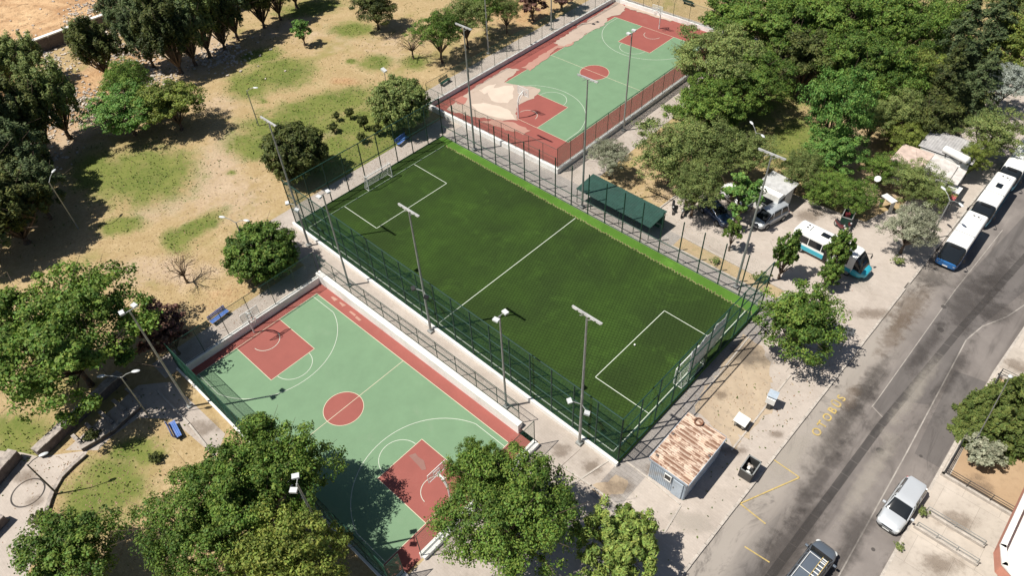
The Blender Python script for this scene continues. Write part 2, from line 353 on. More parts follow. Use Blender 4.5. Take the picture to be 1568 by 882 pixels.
def proto(key, seed, Rr, H, th, mat, kind='broad', ncl=17, nsub=11, per=88, leaf=.28, sub=.40, bark='bark', flat=.75, spread=.64, crf=.37, jit=1., cov=1.78):
    rng = np.random.default_rng(seed); Pn = []; Nn = []; tn = []; tg = []
    cz = (H+th)/2; Rz = (H-th)/2
    if kind in ('broad', 'airy', 'tall', 'weep'):
        i = np.arange(ncl)+.5; ph = np.arccos(1-cov*i/ncl); tt = math.pi*(1+5**.5)*i+rng.random()*6
        D = np.stack([np.sin(ph)*np.cos(tt), np.sin(ph)*np.sin(tt), np.cos(ph)], 1)+rng.normal(0, .12*jit, (ncl, 3))
        D = np.concatenate([D, D[::4]*.3])
        for d in D:
            k = rng.uniform(1-.22*jit, 1+.16*jit); c = np.array([0, 0, cz])+d*np.array([Rr, Rr, Rz])*spread*k
            cr = np.array([Rr, Rr, max(Rz, Rr*.5)*flat])*crf*rng.uniform(1-.25*jit, 1+.2*jit); tg.append(c); ct = rng.uniform(.2, .8)
            U = unit(rng, nsub); U[:, 2] = np.where(U[:, 2] < -.5, -U[:, 2], U[:, 2])
            for u in U:
                scn = c+u*cr*rng.uniform(.55, 1.05); sr = cr*sub*rng.uniform(.7, 1.3); st = ct+rng.normal(0, .14)
                if kind == 'tall': sr = sr*np.array([.8, .8, 1.9])
                if kind == 'weep': sr = sr*np.array([.7, .7, 1.7])
                m_ = int(per*rng.uniform(.5, 1.4)); o = unit(rng, m_)*(rng.random((m_, 1))**.45)
                Pn.append(scn+o*sr); Nn.append(o*.9+np.array([0, 0, .45])+rng.normal(0, .45, (m_, 3))+d*.25); tn.append(np.full(m_, st))
    elif kind == 'dense':
        n = ncl*nsub*per//10; U = unit(rng, n); U = U[U[:, 2] > -.75]; n = len(U)
        lob = unit(rng, 60); dd = U@lob.T; bumpv = np.max(np.where(dd > .9, (dd-.9)*10, 0), axis=1)
        rad = (.87+.11*bumpv+rng.normal(0, .022, n))*np.where(rng.random(n) < .25, rng.uniform(.72, .95, n), 1)
        idx = np.argmax(dd, axis=1); lt = rng.uniform(.2, .8, 60)
        Pn.append(np.array([0, 0, cz])+U*rad[:, None]*np.array([Rr, Rr, Rz])); Nn.append(U+rng.normal(0, .5, (n, 3))); tn.append(lt[idx]*.6+.2)
        tg = [np.array([0, 0, cz])+u*.5*np.array([Rr, Rr, Rz]) for u in unit(rng, 7)]
    elif kind == 'conifer':
        nb = ncl*6
        for q in range(nb):
            z = th+(H-th)*(q/nb)**1.05; rr = Rr*(1-(z-th)/(H-th))**.8*rng.uniform(.75, 1.1)+.12; a = rng.random()*6.283
            L_ = rr; m_ = int(per*(.35+L_/Rr)*1.2); s = rng.random(m_)**.6
            out = np.array([math.cos(a), math.sin(a), 0]); side = np.array([-out[1], out[0], 0])
            pts = out*(s*L_)[:, None]+side*(rng.normal(0, .16, m_)*L_*(1-.4*s))[:, None]
            pts[:, 2] += z-(s**1.5)*L_*.28+rng.normal(0, .09, m_)+(.25 if flat > .9 else 0)*s*L_
            Pn.append(pts); Nn.append(np.array([0, 0, .9])+out*.4+rng.normal(0, .45, (m_, 3))); tn.append(np.full(m_, rng.uniform(.25, .75)))
            if q % 5 == 0: tg.append(out*L_*.7+np.array([0, 0, z]))
    elif kind == 'sparse':
        for q in range(ncl):
            d = unit(rng, 1)[0]; d[2] = abs(d[2])*.8; c = np.array([0, 0, cz*.8])+d*np.array([Rr, Rr, Rz]); tg.append(c)
            m_ = per; Pn.append(c+rng.normal(0, Rr*.16, (m_, 3))); Nn.append(rng.normal(size=(m_, 3))); tn.append(np.full(m_, rng.uniform(.3, .7)))
    Pn = np.concatenate(Pn); Nn = np.concatenate(Nn); tn = np.concatenate(tn)
    Pn[:, 2] = np.maximum(Pn[:, 2], .15)
    asp = {'tall': .3, 'weep': .35, 'conifer': .35, 'dense': .6}.get(kind, .62)
    if kind == 'conifer':
        th_ = H*.93
        b = MB(); b.path([(0, 0, -.1), (0, 0, th_*.5), (0, 0, th_)], [.2, .12, .03], 7)
        for c in tg: b.tube((0, 0, float(c[2])+.2), [float(x) for x in c], .05, .015, 4)
        tm = bpy.data.meshes.new('trunk'); tm.from_pydata(b.v, [], b.f); tm.materials.append(M[bark])
    else:
        tm = limbs('trunk', max(th*.85, .4), tg if kind != 'dense' else tg, .045*H**.75*.8+.03, rng, M[bark])
    PROTO[key] = (mesh_leaves('crown', Pn, Nn, leaf, leaf*asp, tn, rng, LM[mat]), tm, Rr, H)
def variant(key, src, mat):
    cm, tm, Rr, H = PROTO[src]; c2 = cm.copy(); c2.materials.clear(); c2.materials.append(LM[mat]); PROTO[key] = (c2, tm, Rr, H)
TN = random.Random(4)
def tree(key, px, py, hz, Rr, H, label, name='broadleaf_tree', group=None, rz=None, cat='tree', base=None, z0=0):
    cm, tm, R0, H0 = PROTO[key]
    x, y = P(px, py, hz) if base is None else P(base[0], base[1], z0)
    o = thing(name, label, cat, (x, y, z0), TN.uniform(0, 6.28) if rz is None else rz, group)
    s = Rr/R0; o.scale = (s, s, H/H0)
    for nm, me in (('trunk', tm), ('crown', cm)):
        c = bpy.data.objects.new(nm, me); COL.objects.link(c); c.parent = o
    return o
exec_trees = []
proto('broadA', 1, 5, 9, 1.5, 'mid')
proto('broadB', 2, 5, 9, 1.2, 'bright', ncl=20, per=86, leaf=.26)
proto('broadC', 3, 5, 9, 1.6, 'olive', kind='airy', ncl=22, nsub=12, per=70, leaf=.2, sub=.36)
proto('airyA', 4, 5, 8, 2., 'olive', kind='airy', ncl=20, nsub=14, per=62, leaf=.18, sub=.34, crf=.34)
proto('tallA', 5, 4, 12, 1.2, 'dark', kind='tall', ncl=26, nsub=9, per=75, leaf=.46, sub=.34, crf=.36)
proto('tallB', 6, 4, 12, 1.6, 'pine', kind='tall', ncl=22, nsub=9, per=70, leaf=.46, sub=.36, crf=.36)
proto('denseA', 7, 4, 5.6, .0, 'dark', ncl=70, nsub=9, per=48, leaf=.25, crf=.2, spread=.76, flat=1.1, sub=.5, jit=.22, cov=1.9)
proto('willow', 8, 4, 6.5, 1.4, 'lime', kind='weep', ncl=20, nsub=10, per=80, leaf=.36, sub=.42)
proto('conifer', 9, 4, 12, 1.4, 'pine', kind='conifer', ncl=20, per=95, leaf=.34)
proto('cypress', 10, 2.2, 5.0, .1, 'cypress', kind='conifer', ncl=15, per=150, leaf=.30)
proto('bushA', 11, 1, 1.3, .05, 'dark', ncl=12, nsub=7, per=30, leaf=.13, crf=.36, spread=.52, flat=1, jit=.4)
proto('weed', 17, 1, 1.1, .03, 'olive', kind='airy', ncl=9, nsub=6, per=20, leaf=.13, crf=.36, spread=.5)
proto('smallA', 12, 2, 5, 1.2, 'bright', ncl=9, nsub=9, per=45, leaf=.26)
proto('columnA', 13, 1.6, 6, .9, 'mid', kind='broad', ncl=14, nsub=8, per=50, leaf=.26, crf=.45)
proto('sparse', 14, 2.2, 4, 1.4, 'dry', kind='sparse', ncl=16, per=26, leaf=.15)
proto('bigA', 15, 7, 10.5, 2.4, 'mid', ncl=38, nsub=13, per=84, leaf=.28, crf=.26, spread=.72)
proto('bigB', 16, 6.5, 10, 2.4, 'mid', kind='airy', ncl=38, nsub=14, per=72, leaf=.22, crf=.26, spread=.72)
for k, s, m_ in (('broadA_dark', 'broadA', 'dark'), ('broadB_mid', 'broadB', 'mid'), ('broadA_olive', 'broadA', 'olive'), ('airy_grey', 'airyA', 'grey'),
                 ('silver', 'airyA', 'silver'), ('airy_mid', 'airyA', 'mid'), ('airy_yellow', 'broadC', 'yellow'), ('plum', 'smallA', 'plum'), ('small_mid', 'smallA', 'mid'),
                 ('bigB_olive', 'bigB', 'olive'), ('broadC_mid', 'broadC', 'mid'), ('denseB', 'denseA', 'mid'), ('bush_grey', 'bushA', 'grey'), ('denseO', 'denseA', 'olive'),
                 ('broadB_lime', 'broadB', 'yellow'), ('conifer_dark', 'conifer', 'dark'), ('tall_olive', 'tallB', 'olive'), ('broadA_y', 'broadA', 'yellow'), ('bush_olive', 'weed', 'olive')):
    variant(k, s, m_)
# ---------------------------------------------------------------- the ground
PITX0, PITX1, PITY0, PITY1, PZ = -14.3, 15.1, -7.3, 8.2, -.6
def ell(px, py, rx, ry, a=0, z=0, ch=0, v=1.0):
    c = np.array(P(px, py)); ca, sa = math.cos(R(a)), math.sin(R(a))
    u = np.array(P(px+rx*ca, py-rx*sa))-c; w_ = np.array(P(px-ry*sa, py-ry*ca))-c
    return c, np.linalg.inv(np.stack([u, w_], 1)), ch, v
ELL = [ell(*a) for a in (
    # green patches (px, py, rx, ry, angle, -, channel 0 grass)
    (222, 268, 95, 50, 8), (150, 265, 55, 42, 0), (428, 112, 62, 28, 5), (380, 130, 40, 26, 0), (500, 160, 105, 24, 12), (560, 190, 75, 34, 10), (440, 195, 95, 36, 8),
    (390, 222, 58, 26, 0), (520, 235, 70, 40, 0), (300, 350, 62, 16, 32), (270, 368, 26, 22, 0), (185, 345, 45, 16, 10), (540, 45, 40, 14, 0), (575, 95, 30, 14, 0), (635, 95, 25, 12, 0),
    (538, 93, 10, 5, 0), (354, 264, 9, 5, 0), (405, 155, 8, 5, 0), (560, 250, 60, 30, 20), (590, 215, 40, 30, 10), (175, 740, 55, 60, 60), (130, 780, 45, 60, 0), (200, 690, 55, 20, 20), (20, 690, 40, 25, 0),
    (230, 700, 28, 14, 20), (30, 660, 60, 30, 0), (1215, 215, 50, 45, 0), (1130, 130, 120, 80, 0), (1300, 80, 160, 60, 0), (1450, 120, 120, 70, 0), (475, 12, 60, 14, 10), (400, 85, 40, 14, 10), (670, 375, 10, 5, 0), (1000, 40, 10, 6, 0))]
ELL += [ell(a, b, c, d, e, 0, 1, v) for a, b, c, d, e, v in (
    (330, 260, 42, 80, -30, .9), (250, 415, 110, 30, 0, .8), (360, 300, 60, 45, 0, .75), (590, 70, 60, 40, 0, .55), (500, 60, 90, 30, 0, .5), (430, 108, 20, 8, 0, 1), (505, 205, 16, 8, 30, .9), (335, 160, 50, 20, 0, .7),
    (250, 320, 70, 18, 20, .8), (400, 215, 22, 12, 0, .8), (245, 282, 20, 10, 0, .6), (1290, 220, 60, 50, 0, .8), (980, 300, 50, 60, 0, .5), (1050, 300, 90, 50, 0, .6), (1120, 180, 60, 40, 0, .7), (1350, 280, 60, 40, 0, .8),
    (225, 730, 30, 20, 0, .5), (160, 730, 30, 18, 0, .5), (780, 840, 120, 60, 0, .7), (300, 80, 70, 30, 30, 1), (100, 190, 70, 60, 0, 1), (60, 230, 80, 40, 0, .9), (440, 40, 60, 12, 20, .8), (160, 140, 60, 60, 0, .9), (220, 90, 90, 40, 20, 1), (1460, 190, 60, 50, 0, .7))]
ELL += [ell(a, b, c, d, e, 0, 2, v) for a, b, c, d, e, v in (
    (530, 125, 30, 9, -5, .75), (150, 130, 60, 40, 20, .9), (80, 170, 70, 40, 20, .9), (200, 100, 60, 30, 20, .8), (345, 455, 60, 22, 20, .5), (310, 310, 12, 30, 0, .4), (1060, 340, 50, 20, 0, .5), (800, 20, 70, 30, 0, .7), (1000, 260, 40, 60, 0, .3), (30, 130, 60, 40, 0, .9))]
def arr(a, b, s, extra): 
    q = list(np.arange(a, b+.01, s)); q = [x for x in q if all(abs(x-e) > s*.3 for e in extra)]+list(extra)
    return np.array(sorted(q))
HX0, HX1, HY0, HY1 = PITX0-.3, PITX1+.3, PITY0-.3, PITY1+.25
gx = arr(-135, 60, .6, (HX0, HX1, 29., 43.)); gy = arr(-45, 145, .6, (HY0, HY1))
X, Y = np.meshgrid(gx, gy, indexing='ij'); nx, ny = X.shape
mask = np.zeros((nx, ny, 3))
for c, Mi, ch, v in ELL:
    dx, dy = X-c[0], Y-c[1]; u = Mi[0, 0]*dx+Mi[0, 1]*dy; q = Mi[1, 0]*dx+Mi[1, 1]*dy
    r = np.sqrt(u*u+q*q); mask[:, :, ch] = np.maximum(mask[:, :, ch], v*np.clip((1.55-r)/1.15, 0, 1)*.95)
mask[:, :, 0] = np.maximum(mask[:, :, 0], np.clip((X+6)/6, 0, 1)*np.clip((Y-62)/8, 0, 1)*.45)
ii, jj = np.meshgrid(np.arange(nx-1), np.arange(ny-1), indexing='ij')
mx, my = (gx[:-1]+gx[1:])/2, (gy[:-1]+gy[1:])/2
hole = ((mx[:, None] > HX0) & (mx[:, None] < HX1) & (my[None] > HY0) & (my[None] < HY1)) | ((mx[:, None] > 29) & (mx[:, None] < 43))
keep = ~hole.ravel(); a = (ii*ny+jj).ravel()[keep]
quads = np.stack([a, a+ny, a+ny+1, a+1], 1).astype(np.int32)
me = bpy.data.meshes.new('ground'); me.vertices.add(nx*ny)
me.vertices.foreach_set('co', np.stack([X, Y, np.zeros_like(X)], -1).ravel().astype(np.float32))
me.loops.add(quads.size); me.loops.foreach_set('vertex_index', quads.ravel()); me.polygons.add(len(quads))
me.polygons.foreach_set('loop_start', np.arange(0, quads.size, 4, dtype=np.int32)); me.update(calc_edges=True)
at = me.color_attributes.new('mask', 'FLOAT_COLOR', 'POINT')
at.data.foreach_set('color', np.concatenate([mask, np.ones((nx, ny, 1))], -1).ravel().astype(np.float32))
me.materials.append(M['park']); o = bpy.data.objects.new('ground', me); COL.objects.link(o); tag(o, kind='structure')
b = MB()
for q in (((-1500, -1500), (1500, -45)), ((-1500, 145), (1500, 1500)), ((-1500, -45), (-135, 145)), ((60, -45), (1500, 145))):
    (x0, y0), (x1, y1) = q; b.add([(x0, y0, 0), (x1, y0, 0), (x1, y1, 0), (x0, y1, 0)], [(0, 1, 2, 3)])
tag(b.build('far_ground', M['park']), kind='structure')
def sheet(name, pts, z, mat, parent=None): 
    o = MB().poly(pts, z).build(name, M[mat], parent)
    if parent is None: tag(o, kind='structure')
    return o
def rect(x0, y0, x1, y1): return [(x0, y0), (x1, y0), (x1, y1), (x0, y1)]
sheet('road', rect(27.5, -45, 45.5, 145), -.12, 'asphalt')
def kx(y): return 30.2+(y-6.75)*.0207
# pavement west of the road, with its sloping kerb line, and the kerb stones
sheet('pavement', [(21.2, -45), (kx(-45), -45), (kx(145), 145), (26, 145), (26, 34), (21.2, 34)], .006, 'pave_plaza')
b = MB(); rr = random.Random(3)
y = -45
while y < 145:
    if not (44.2 < y < 45.4): b.box((kx(y)+kx(y+.96))/2+.11+rr.uniform(-.01, .01), y+.49, -.05, .22, .96, .16+rr.uniform(-.01, .015), rz=-.0207)
    y += 1.0
tag(b.build('kerb', M['kerb'], bevel=.015), kind='structure')
sheet('east_pavement', [(40.75, -45), (58, -45), (58, 145), (41.7, 145), (41.4, 52), (40.75, 40)], .006, 'concrete')
b = MB(); b.add([(40.75, -45, -.13), (40.75, 40, -.13), (41.4, 52, -.13), (41.7, 145, -.13), (40.75, -45, .012), (40.75, 40, .012), (41.4, 52, .012), (41.7, 145, .012),
                 (40.95, -45, .012), (40.95, 40, .012), (41.6, 52, .012), (41.9, 145, .012)],
                [(0, 1, 5, 4), (1, 2, 6, 5), (2, 3, 7, 6), (4, 5, 9, 8), (5, 6, 10, 9), (6, 7, 11, 10)])
tag(b.build('kerb', M['kerb']), kind='structure')
# walkways
sheet('walkway', rect(-24.5, 8.45, 21.2, 11.6), .006, 'pave_beige')
sheet('walkway', [(15.6, -14), (21.2, -14), (21.2, 8.45), (15.6, 8.45)], .006, 'pave_beige')
sheet('walkway', [(-17.2, -8.9), (-14.65, -8.9), (-14.65, 8.45), (-17.2, 8.45)], .006, 'pave_beige')
sheet('walkway', [(-26.2, 5.0), (-23, 5.5), (-23, 37.5), (-26.2, 37.5)], .009, 'pave_beige')
sheet('walkway', [(-33, 37.5), (-29.4, 37.5), (-29.4, 81), (-33, 81)], .009, 'pave_beige')
sheet('walkway', rect(-23, 33.4, 23.9, 37.5), .012, 'pave_grey')
sheet('walkway', [(-7, 37.5), (-2.6, 37.5), (-3.5, 82), (-7, 82)], .009, 'pave_beige')
sheet('walkway', rect(-34, 79, -2, 81.2), .016, 'pave_beige')
sheet('walkway', [(-2.6, 37.5), (10, 37.5), (22.9, 37.0), (22.9, 40), (6, 39.6), (3.2, 39), (-2.6, 39)], .006, 'pave_beige')
sheet('walkway', rect(21.5, 7.5, 23.9, 33.4), .012, 'pave_grey')
sheet('parking_area', [(6.0, 38.9), (10, 38.5), (22.5, 37.2), (26, 36), (kx(36), 36), (kx(58), 58), (28.5, 58.5), (25, 55.2), (24.3, 52), (15.8, 51.4), (6.5, 45)], .014, 'pave_plaza')
sheet('walkway', PP([(212, 590), (262, 585), (345, 665), (330, 700), (262, 642), (212, 640), (172, 668), (150, 690), (100, 690)]), .009, 'pave_beige')
sheet('plaza', PP([(-60, 760), (-8, 690), (32, 693), (62, 700), (135, 690), (128, 702), (100, 728), (86, 750), (74, 783), (62, 806), (55, 850), (20, 930), (-80, 930)]), .011, 'pave_plaza')
sheet('planting_bed', [(10.5, 35.7), (22.3, 35.6), (22.6, 37.1), (10.5, 37.4)], .02, 'bed')
DIRT = PP([(1075, 600), (1110, 556), (1140, 515), (1165, 530), (1185, 565), (1178, 600), (1185, 622), (1150, 660), (1120, 695), (1112, 670), (1085, 645), (1062, 630)])
DIRT2 = PP([(905, 745), (945, 728), (960, 737), (955, 752), (925, 765)])
b = MB()
for p, q in (((1062, 622), (1150, 512)), ((1120, 690), (1210, 575)), ((880, 740), (945, 697)), ((945, 697), (1002, 740)), ((1002, 740), (1041, 773)), ((1015, 820), (1042, 775))):
    p = P(*p); q = P(*q); d = math.hypot(q[0]-p[0], q[1]-p[1]); b.box((p[0]+q[0])/2, (p[1]+q[1])/2, .03, d, .14, .08, rz=math.atan2(q[1]-p[1], q[0]-p[0]))
tag(b.build('edging', M['kerb']), kind='structure')
b = MB()
for pts in ([(10.5, 35.6), (22.4, 35.5), (22.7, 37.2), (10.5, 37.5)], PP([(240, 597), (290, 650), (345, 720)]), PP([(1211, 297), (1262, 320), (1325, 342), (1345, 330)]), [(-3.1, 39), (3.2, 39.05), (6, 39.8), (6.2, 43)], PP([(858, 713), (905, 745), (945, 775), (1005, 840)])):
    for p, q in zip(pts[:-1], pts[1:]):
        d = math.hypot(q[0]-p[0], q[1]-p[1]); b.box((p[0]+q[0])/2, (p[1]+q[1])/2, .05, d+.1, .16, .14, rz=math.atan2(q[1]-p[1], q[0]-p[0]))
tag(b.build('edging', M['kerb']), kind='structure')
# road details
def strip(pts, w_, z, mb):
    for p, q in zip(pts[:-1], pts[1:]):
        dx, dy = q[0]-p[0], q[1]-p[1]; d = math.hypot(dx, dy); nx_, ny_ = -dy/d*w_/2, dx/d*w_/2
        mb.add([(p[0]+nx_, p[1]+ny_, z), (p[0]-nx_, p[1]-ny_, z), (q[0]-nx_, q[1]-ny_, z), (q[0]+nx_, q[1]+ny_, z)], [(0, 1, 2, 3)])
    return mb
RZ = -.12
sheet('road_patch', [(34.5, 29.8), (35.6, 29.4), (37.3, 48), (40, 80), (38, 80), (34.8, 48)], RZ+.004, 'asphalt_patch')
sheet('road_patch', [(36.3, 32), (38.0, 33), (37.8, 43), (40.5, 55), (40, 80), (38.9, 60), (37.5, 46)], RZ+.008, 'asphalt_patch')
sheet('road_patch', [(38.8, 27.5), (40.7, 27.5), (40.7, 38.5), (38.2, 38)], RZ+.004, 'asphalt_patch')
sheet('road_patch', [(32.2, -8), (34.2, -8), (34.4, 11), (33.3, 16), (32.4, 12)], RZ+.004, 'asphalt_patch')
dr = [(34.2, -10), (35.03, 11.03), (35.74, 28.4), (36.95, 43.5), (38.36, 56.75), (41, 85)]
tag(strip(dr, .62, RZ+.012, MB()).build('drain_channel', M['asphalt_dark']), kind='structure')
b = MB()
for p, q in zip(dr[:-1], dr[1:]):
    n = int(math.hypot(q[0]-p[0], q[1]-p[1])/1.45)
    for k in range(n):
        f = k/n; b.box(p[0]+(q[0]-p[0])*f, p[1]+(q[1]-p[1])*f, RZ+.017, .62, .05, .012)
tag(b.build('drain_joint', M['asphalt_patch']), kind='structure')
b = MB(); strip([(38.75, -8), (38.62, 14.2), (38.3, 27.3), (37.77, 42.2), (38.3, 44.8), (39.6, 47.5), (41.2, 53)], .10, RZ+.016, b); strip([(34.42, 29.6), (34.47, 30.75), (34.8, 48), (35.4, 60)], .07, RZ+.016, b)
strip([(35.5, 29.2), (34.42, 29.7)], .06, RZ+.016, b)
tag(b.build('road_line', M['road_paint']), kind='structure')
b = MB(); yz = PP([(1182, 703), (1224, 732), (1133, 772), (1172, 803)], RZ); strip(yz, .10, RZ+.05, b); strip(PP([(1140, 838), (1178, 862)], RZ), .1, RZ+.05, b)
tag(b.build('road_marking', M['yellow_paint']), kind='structure')
def text3d(s, size, x, y, z, rz, mat, name, parent=None, rx=0, kind=None, spacing=1.0):
    cu = bpy.data.curves.new(name, 'FONT'); cu.body = s; cu.size = size; cu.align_x = 'CENTER'; cu.align_y = 'CENTER'; cu.extrude = .001; cu.space_character = spacing; cu.offset = size*.02
    o = bpy.data.objects.new(name, cu); COL.objects.link(o); bpy.context.view_layer.update()
    dg = bpy.context.evaluated_depsgraph_get(); me = bpy.data.meshes.new_from_object(o.evaluated_get(dg)); bpy.data.objects.remove(o)
    me.materials.clear(); me.materials.append(M[mat]); o = bpy.data.objects.new(name, me); COL.objects.link(o)
    o.location = (x, y, z); o.rotation_euler = (rx, 0, rz)
    if parent is not None: o.parent = parent
    if kind: o['kind'] = kind
    return o
(x0, y0), (x1, y1) = P(1249, 665, RZ), P(1289, 610, RZ)
text3d('OTOBÜS', .98, (x0+x1)/2, (y0+y1)/2, RZ+.05, math.atan2(y1-y0, x1-x0), 'yellow_paint', 'road_marking', kind='structure', spacing=1.5)
for px, py, r in ((1348, 691, .33), (1410, 699, .14), (1337, 842, .15), (1445, 470, .25), (1440, 505, .3)):
    x, y = P(px, py, RZ); tag(MB().poly([(x+r*math.cos(t*.52), y+r*math.sin(t*.52)) for t in range(12)], RZ+.018).build('manhole_cover', M['asphalt_dark']), kind='structure')
# soft stains and tyre marks on road and paving
def stain_mat(name, col, amt, sc_=.8):
    mt, t, bs = newmat(name); tc = N(t, 'ShaderNodeTexCoord'); v = N(t, 'ShaderNodeVectorMath', operation='SUBTRACT'); t.links.new(tc.outputs['Generated'], v.inputs[0]); v.inputs[1].default_value = (.5, .5, 0)
    m_ = N(t, 'ShaderNodeVectorMath', operation='MULTIPLY'); t.links.new(v.outputs[0], m_.inputs[0]); m_.inputs[1].default_value = (1, 1, 0); l_ = N(t, 'ShaderNodeVectorMath', operation='LENGTH'); t.links.new(m_.outputs[0], l_.inputs[0])
    f = mth(t, 'ADD', mp(t, l_.outputs['Value'], .1, .5, 1, 0), mth(t, 'MULTIPLY', mth(t, 'SUBTRACT', noise(t, pos(t), sc_, 7, .72), .5), 2.2))
    f = mth(t, 'MULTIPLY', mp(t, f, .25, 1.1, 0, amt, True), mp(t, l_.outputs['Value'], .38, .5, 1, 0, True))
    bs.inputs['Base Color'].default_value = (*col, 1); bs.inputs['Roughness'].default_value = .9; t.links.new(f, bs.inputs['Alpha']); return mt
M['stain_dark'] = stain_mat('stain_dark', (.05, .043, .04), .42, .5); M['stain_brown'] = stain_mat('stain_brown', (.17, .125, .09), .42, 1.0); M['stain_pale'] = stain_mat('stain_pale', (.42, .38, .33), .4, .6)
def stain(px, py, L_, W_, mat, z, rz=1.55):
    x, y = P(px, py, z); o = MB().poly(rect(-L_/2, -W_/2, L_/2, W_/2), 0).build('stain', M[mat]); o.location = (x, y, z); o.rotation_euler[2] = rz; tag(o, kind='structure')
zz = RZ+.022
for px, py, L_, W_, mt_ in ((1285, 655, 11, 2.2, 'stain_dark'), (1330, 590, 9, 1.6, 'stain_dark'), (1205, 840, 10, 3.0, 'stain_dark'), (1250, 740, 9, 1.4, 'stain_dark'), (1490, 455, 9, 4.2, 'stain_dark'), (1420, 530, 7, 1.4, 'stain_dark'), (1395, 470, 7, 2.6, 'stain_brown'), (1432, 418, 6, 3.2, 'stain_dark'),
        (1370, 510, 6, 1.8, 'stain_brown'), (1460, 570, 8, 1.2, 'stain_dark'), (1330, 730, 9, 1.5, 'stain_pale'), (1400, 600, 9, 1.3, 'stain_pale'), (1210, 700, 5, 2, 'stain_pale'), (1310, 820, 6, 2, 'stain_dark'), (1530, 420, 9, 2, 'stain_dark'), (1300, 610, 3, 1.4, 'stain_brown')):
    stain(px, py, L_*1.9, W_*1.5, mt_, zz); zz += .0015
zz = .024
for px, py, L_, W_, mt_ in ((1468, 800, 3, 2, 'stain_brown'), (1500, 745, 2.5, 2, 'stain_brown'), (1440, 865, 3.5, 2, 'stain_brown'), (1525, 480, 4, 3, 'stain_dark'), (1560, 560, 3, 2, 'stain_brown'), (945, 745, 3, 2, 'stain_brown'), (905, 715, 2, 1.5, 'stain_brown'), (1150, 545, 4, 3.2, 'stain_dark'),
        (1105, 605, 1.6, 1.2, 'stain_brown'), (1120, 690, 2.6, 1.2, 'stain_brown'), (1190, 665, 1.6, .8, 'stain_brown'), (1060, 800, 4, 2, 'stain_pale'), (1300, 430, 5, 3, 'stain_pale'), (1240, 330, 4, 2.4, 'stain_brown'), (1340, 480, 5, 1.6, 'stain_brown'), (40, 730, 2.6, 1.4, 'stain_brown'), (52, 770, 1.6, 1.3, 'stain_brown'), (1000, 720, 2, 1, 'stain_brown'), (860, 690, 2, 1.6, 'stain_brown'), (310, 655, 3, 2, 'stain_brown')):
    stain(px, py, L_*1.5, W_*1.5, mt_, zz, .7); zz += .0012
# garden plot and the stained concrete east of the road
sheet('garden_soil', [(41.6, 27), (47.6, 27), (48, 40), (41.3, 40)], .02, 'soil')
# hill field behind the old retaining wall
b = MB(); b.add([(-200, -60, 2.0), (-89, -60, 2.0), (-89, 145, 2.0), (-200, 145, 2.0)], [(0, 1, 2, 3)])
o = b.build('hillside_field', M['soil']); tag(o, kind='structure')
mt, t, bs = newmat('field'); p = pos(t); c = mix(t, mp(t, noise(t, p, .18, 6, .75, .6), .35, .65), (.34, .185, .085), (.60, .41, .23)); c = mix(t, mp(t, noise(t, p, 1.2, 6, .75), .5, .68), c, (.2, .12, .06))
t.links.new(c, bs.inputs['Base Color']); bs.inputs['Roughness'].default_value = .95; bump(t, bs, noise(t, p, 3, 4), .8, .2); o.data.materials[0] = mt
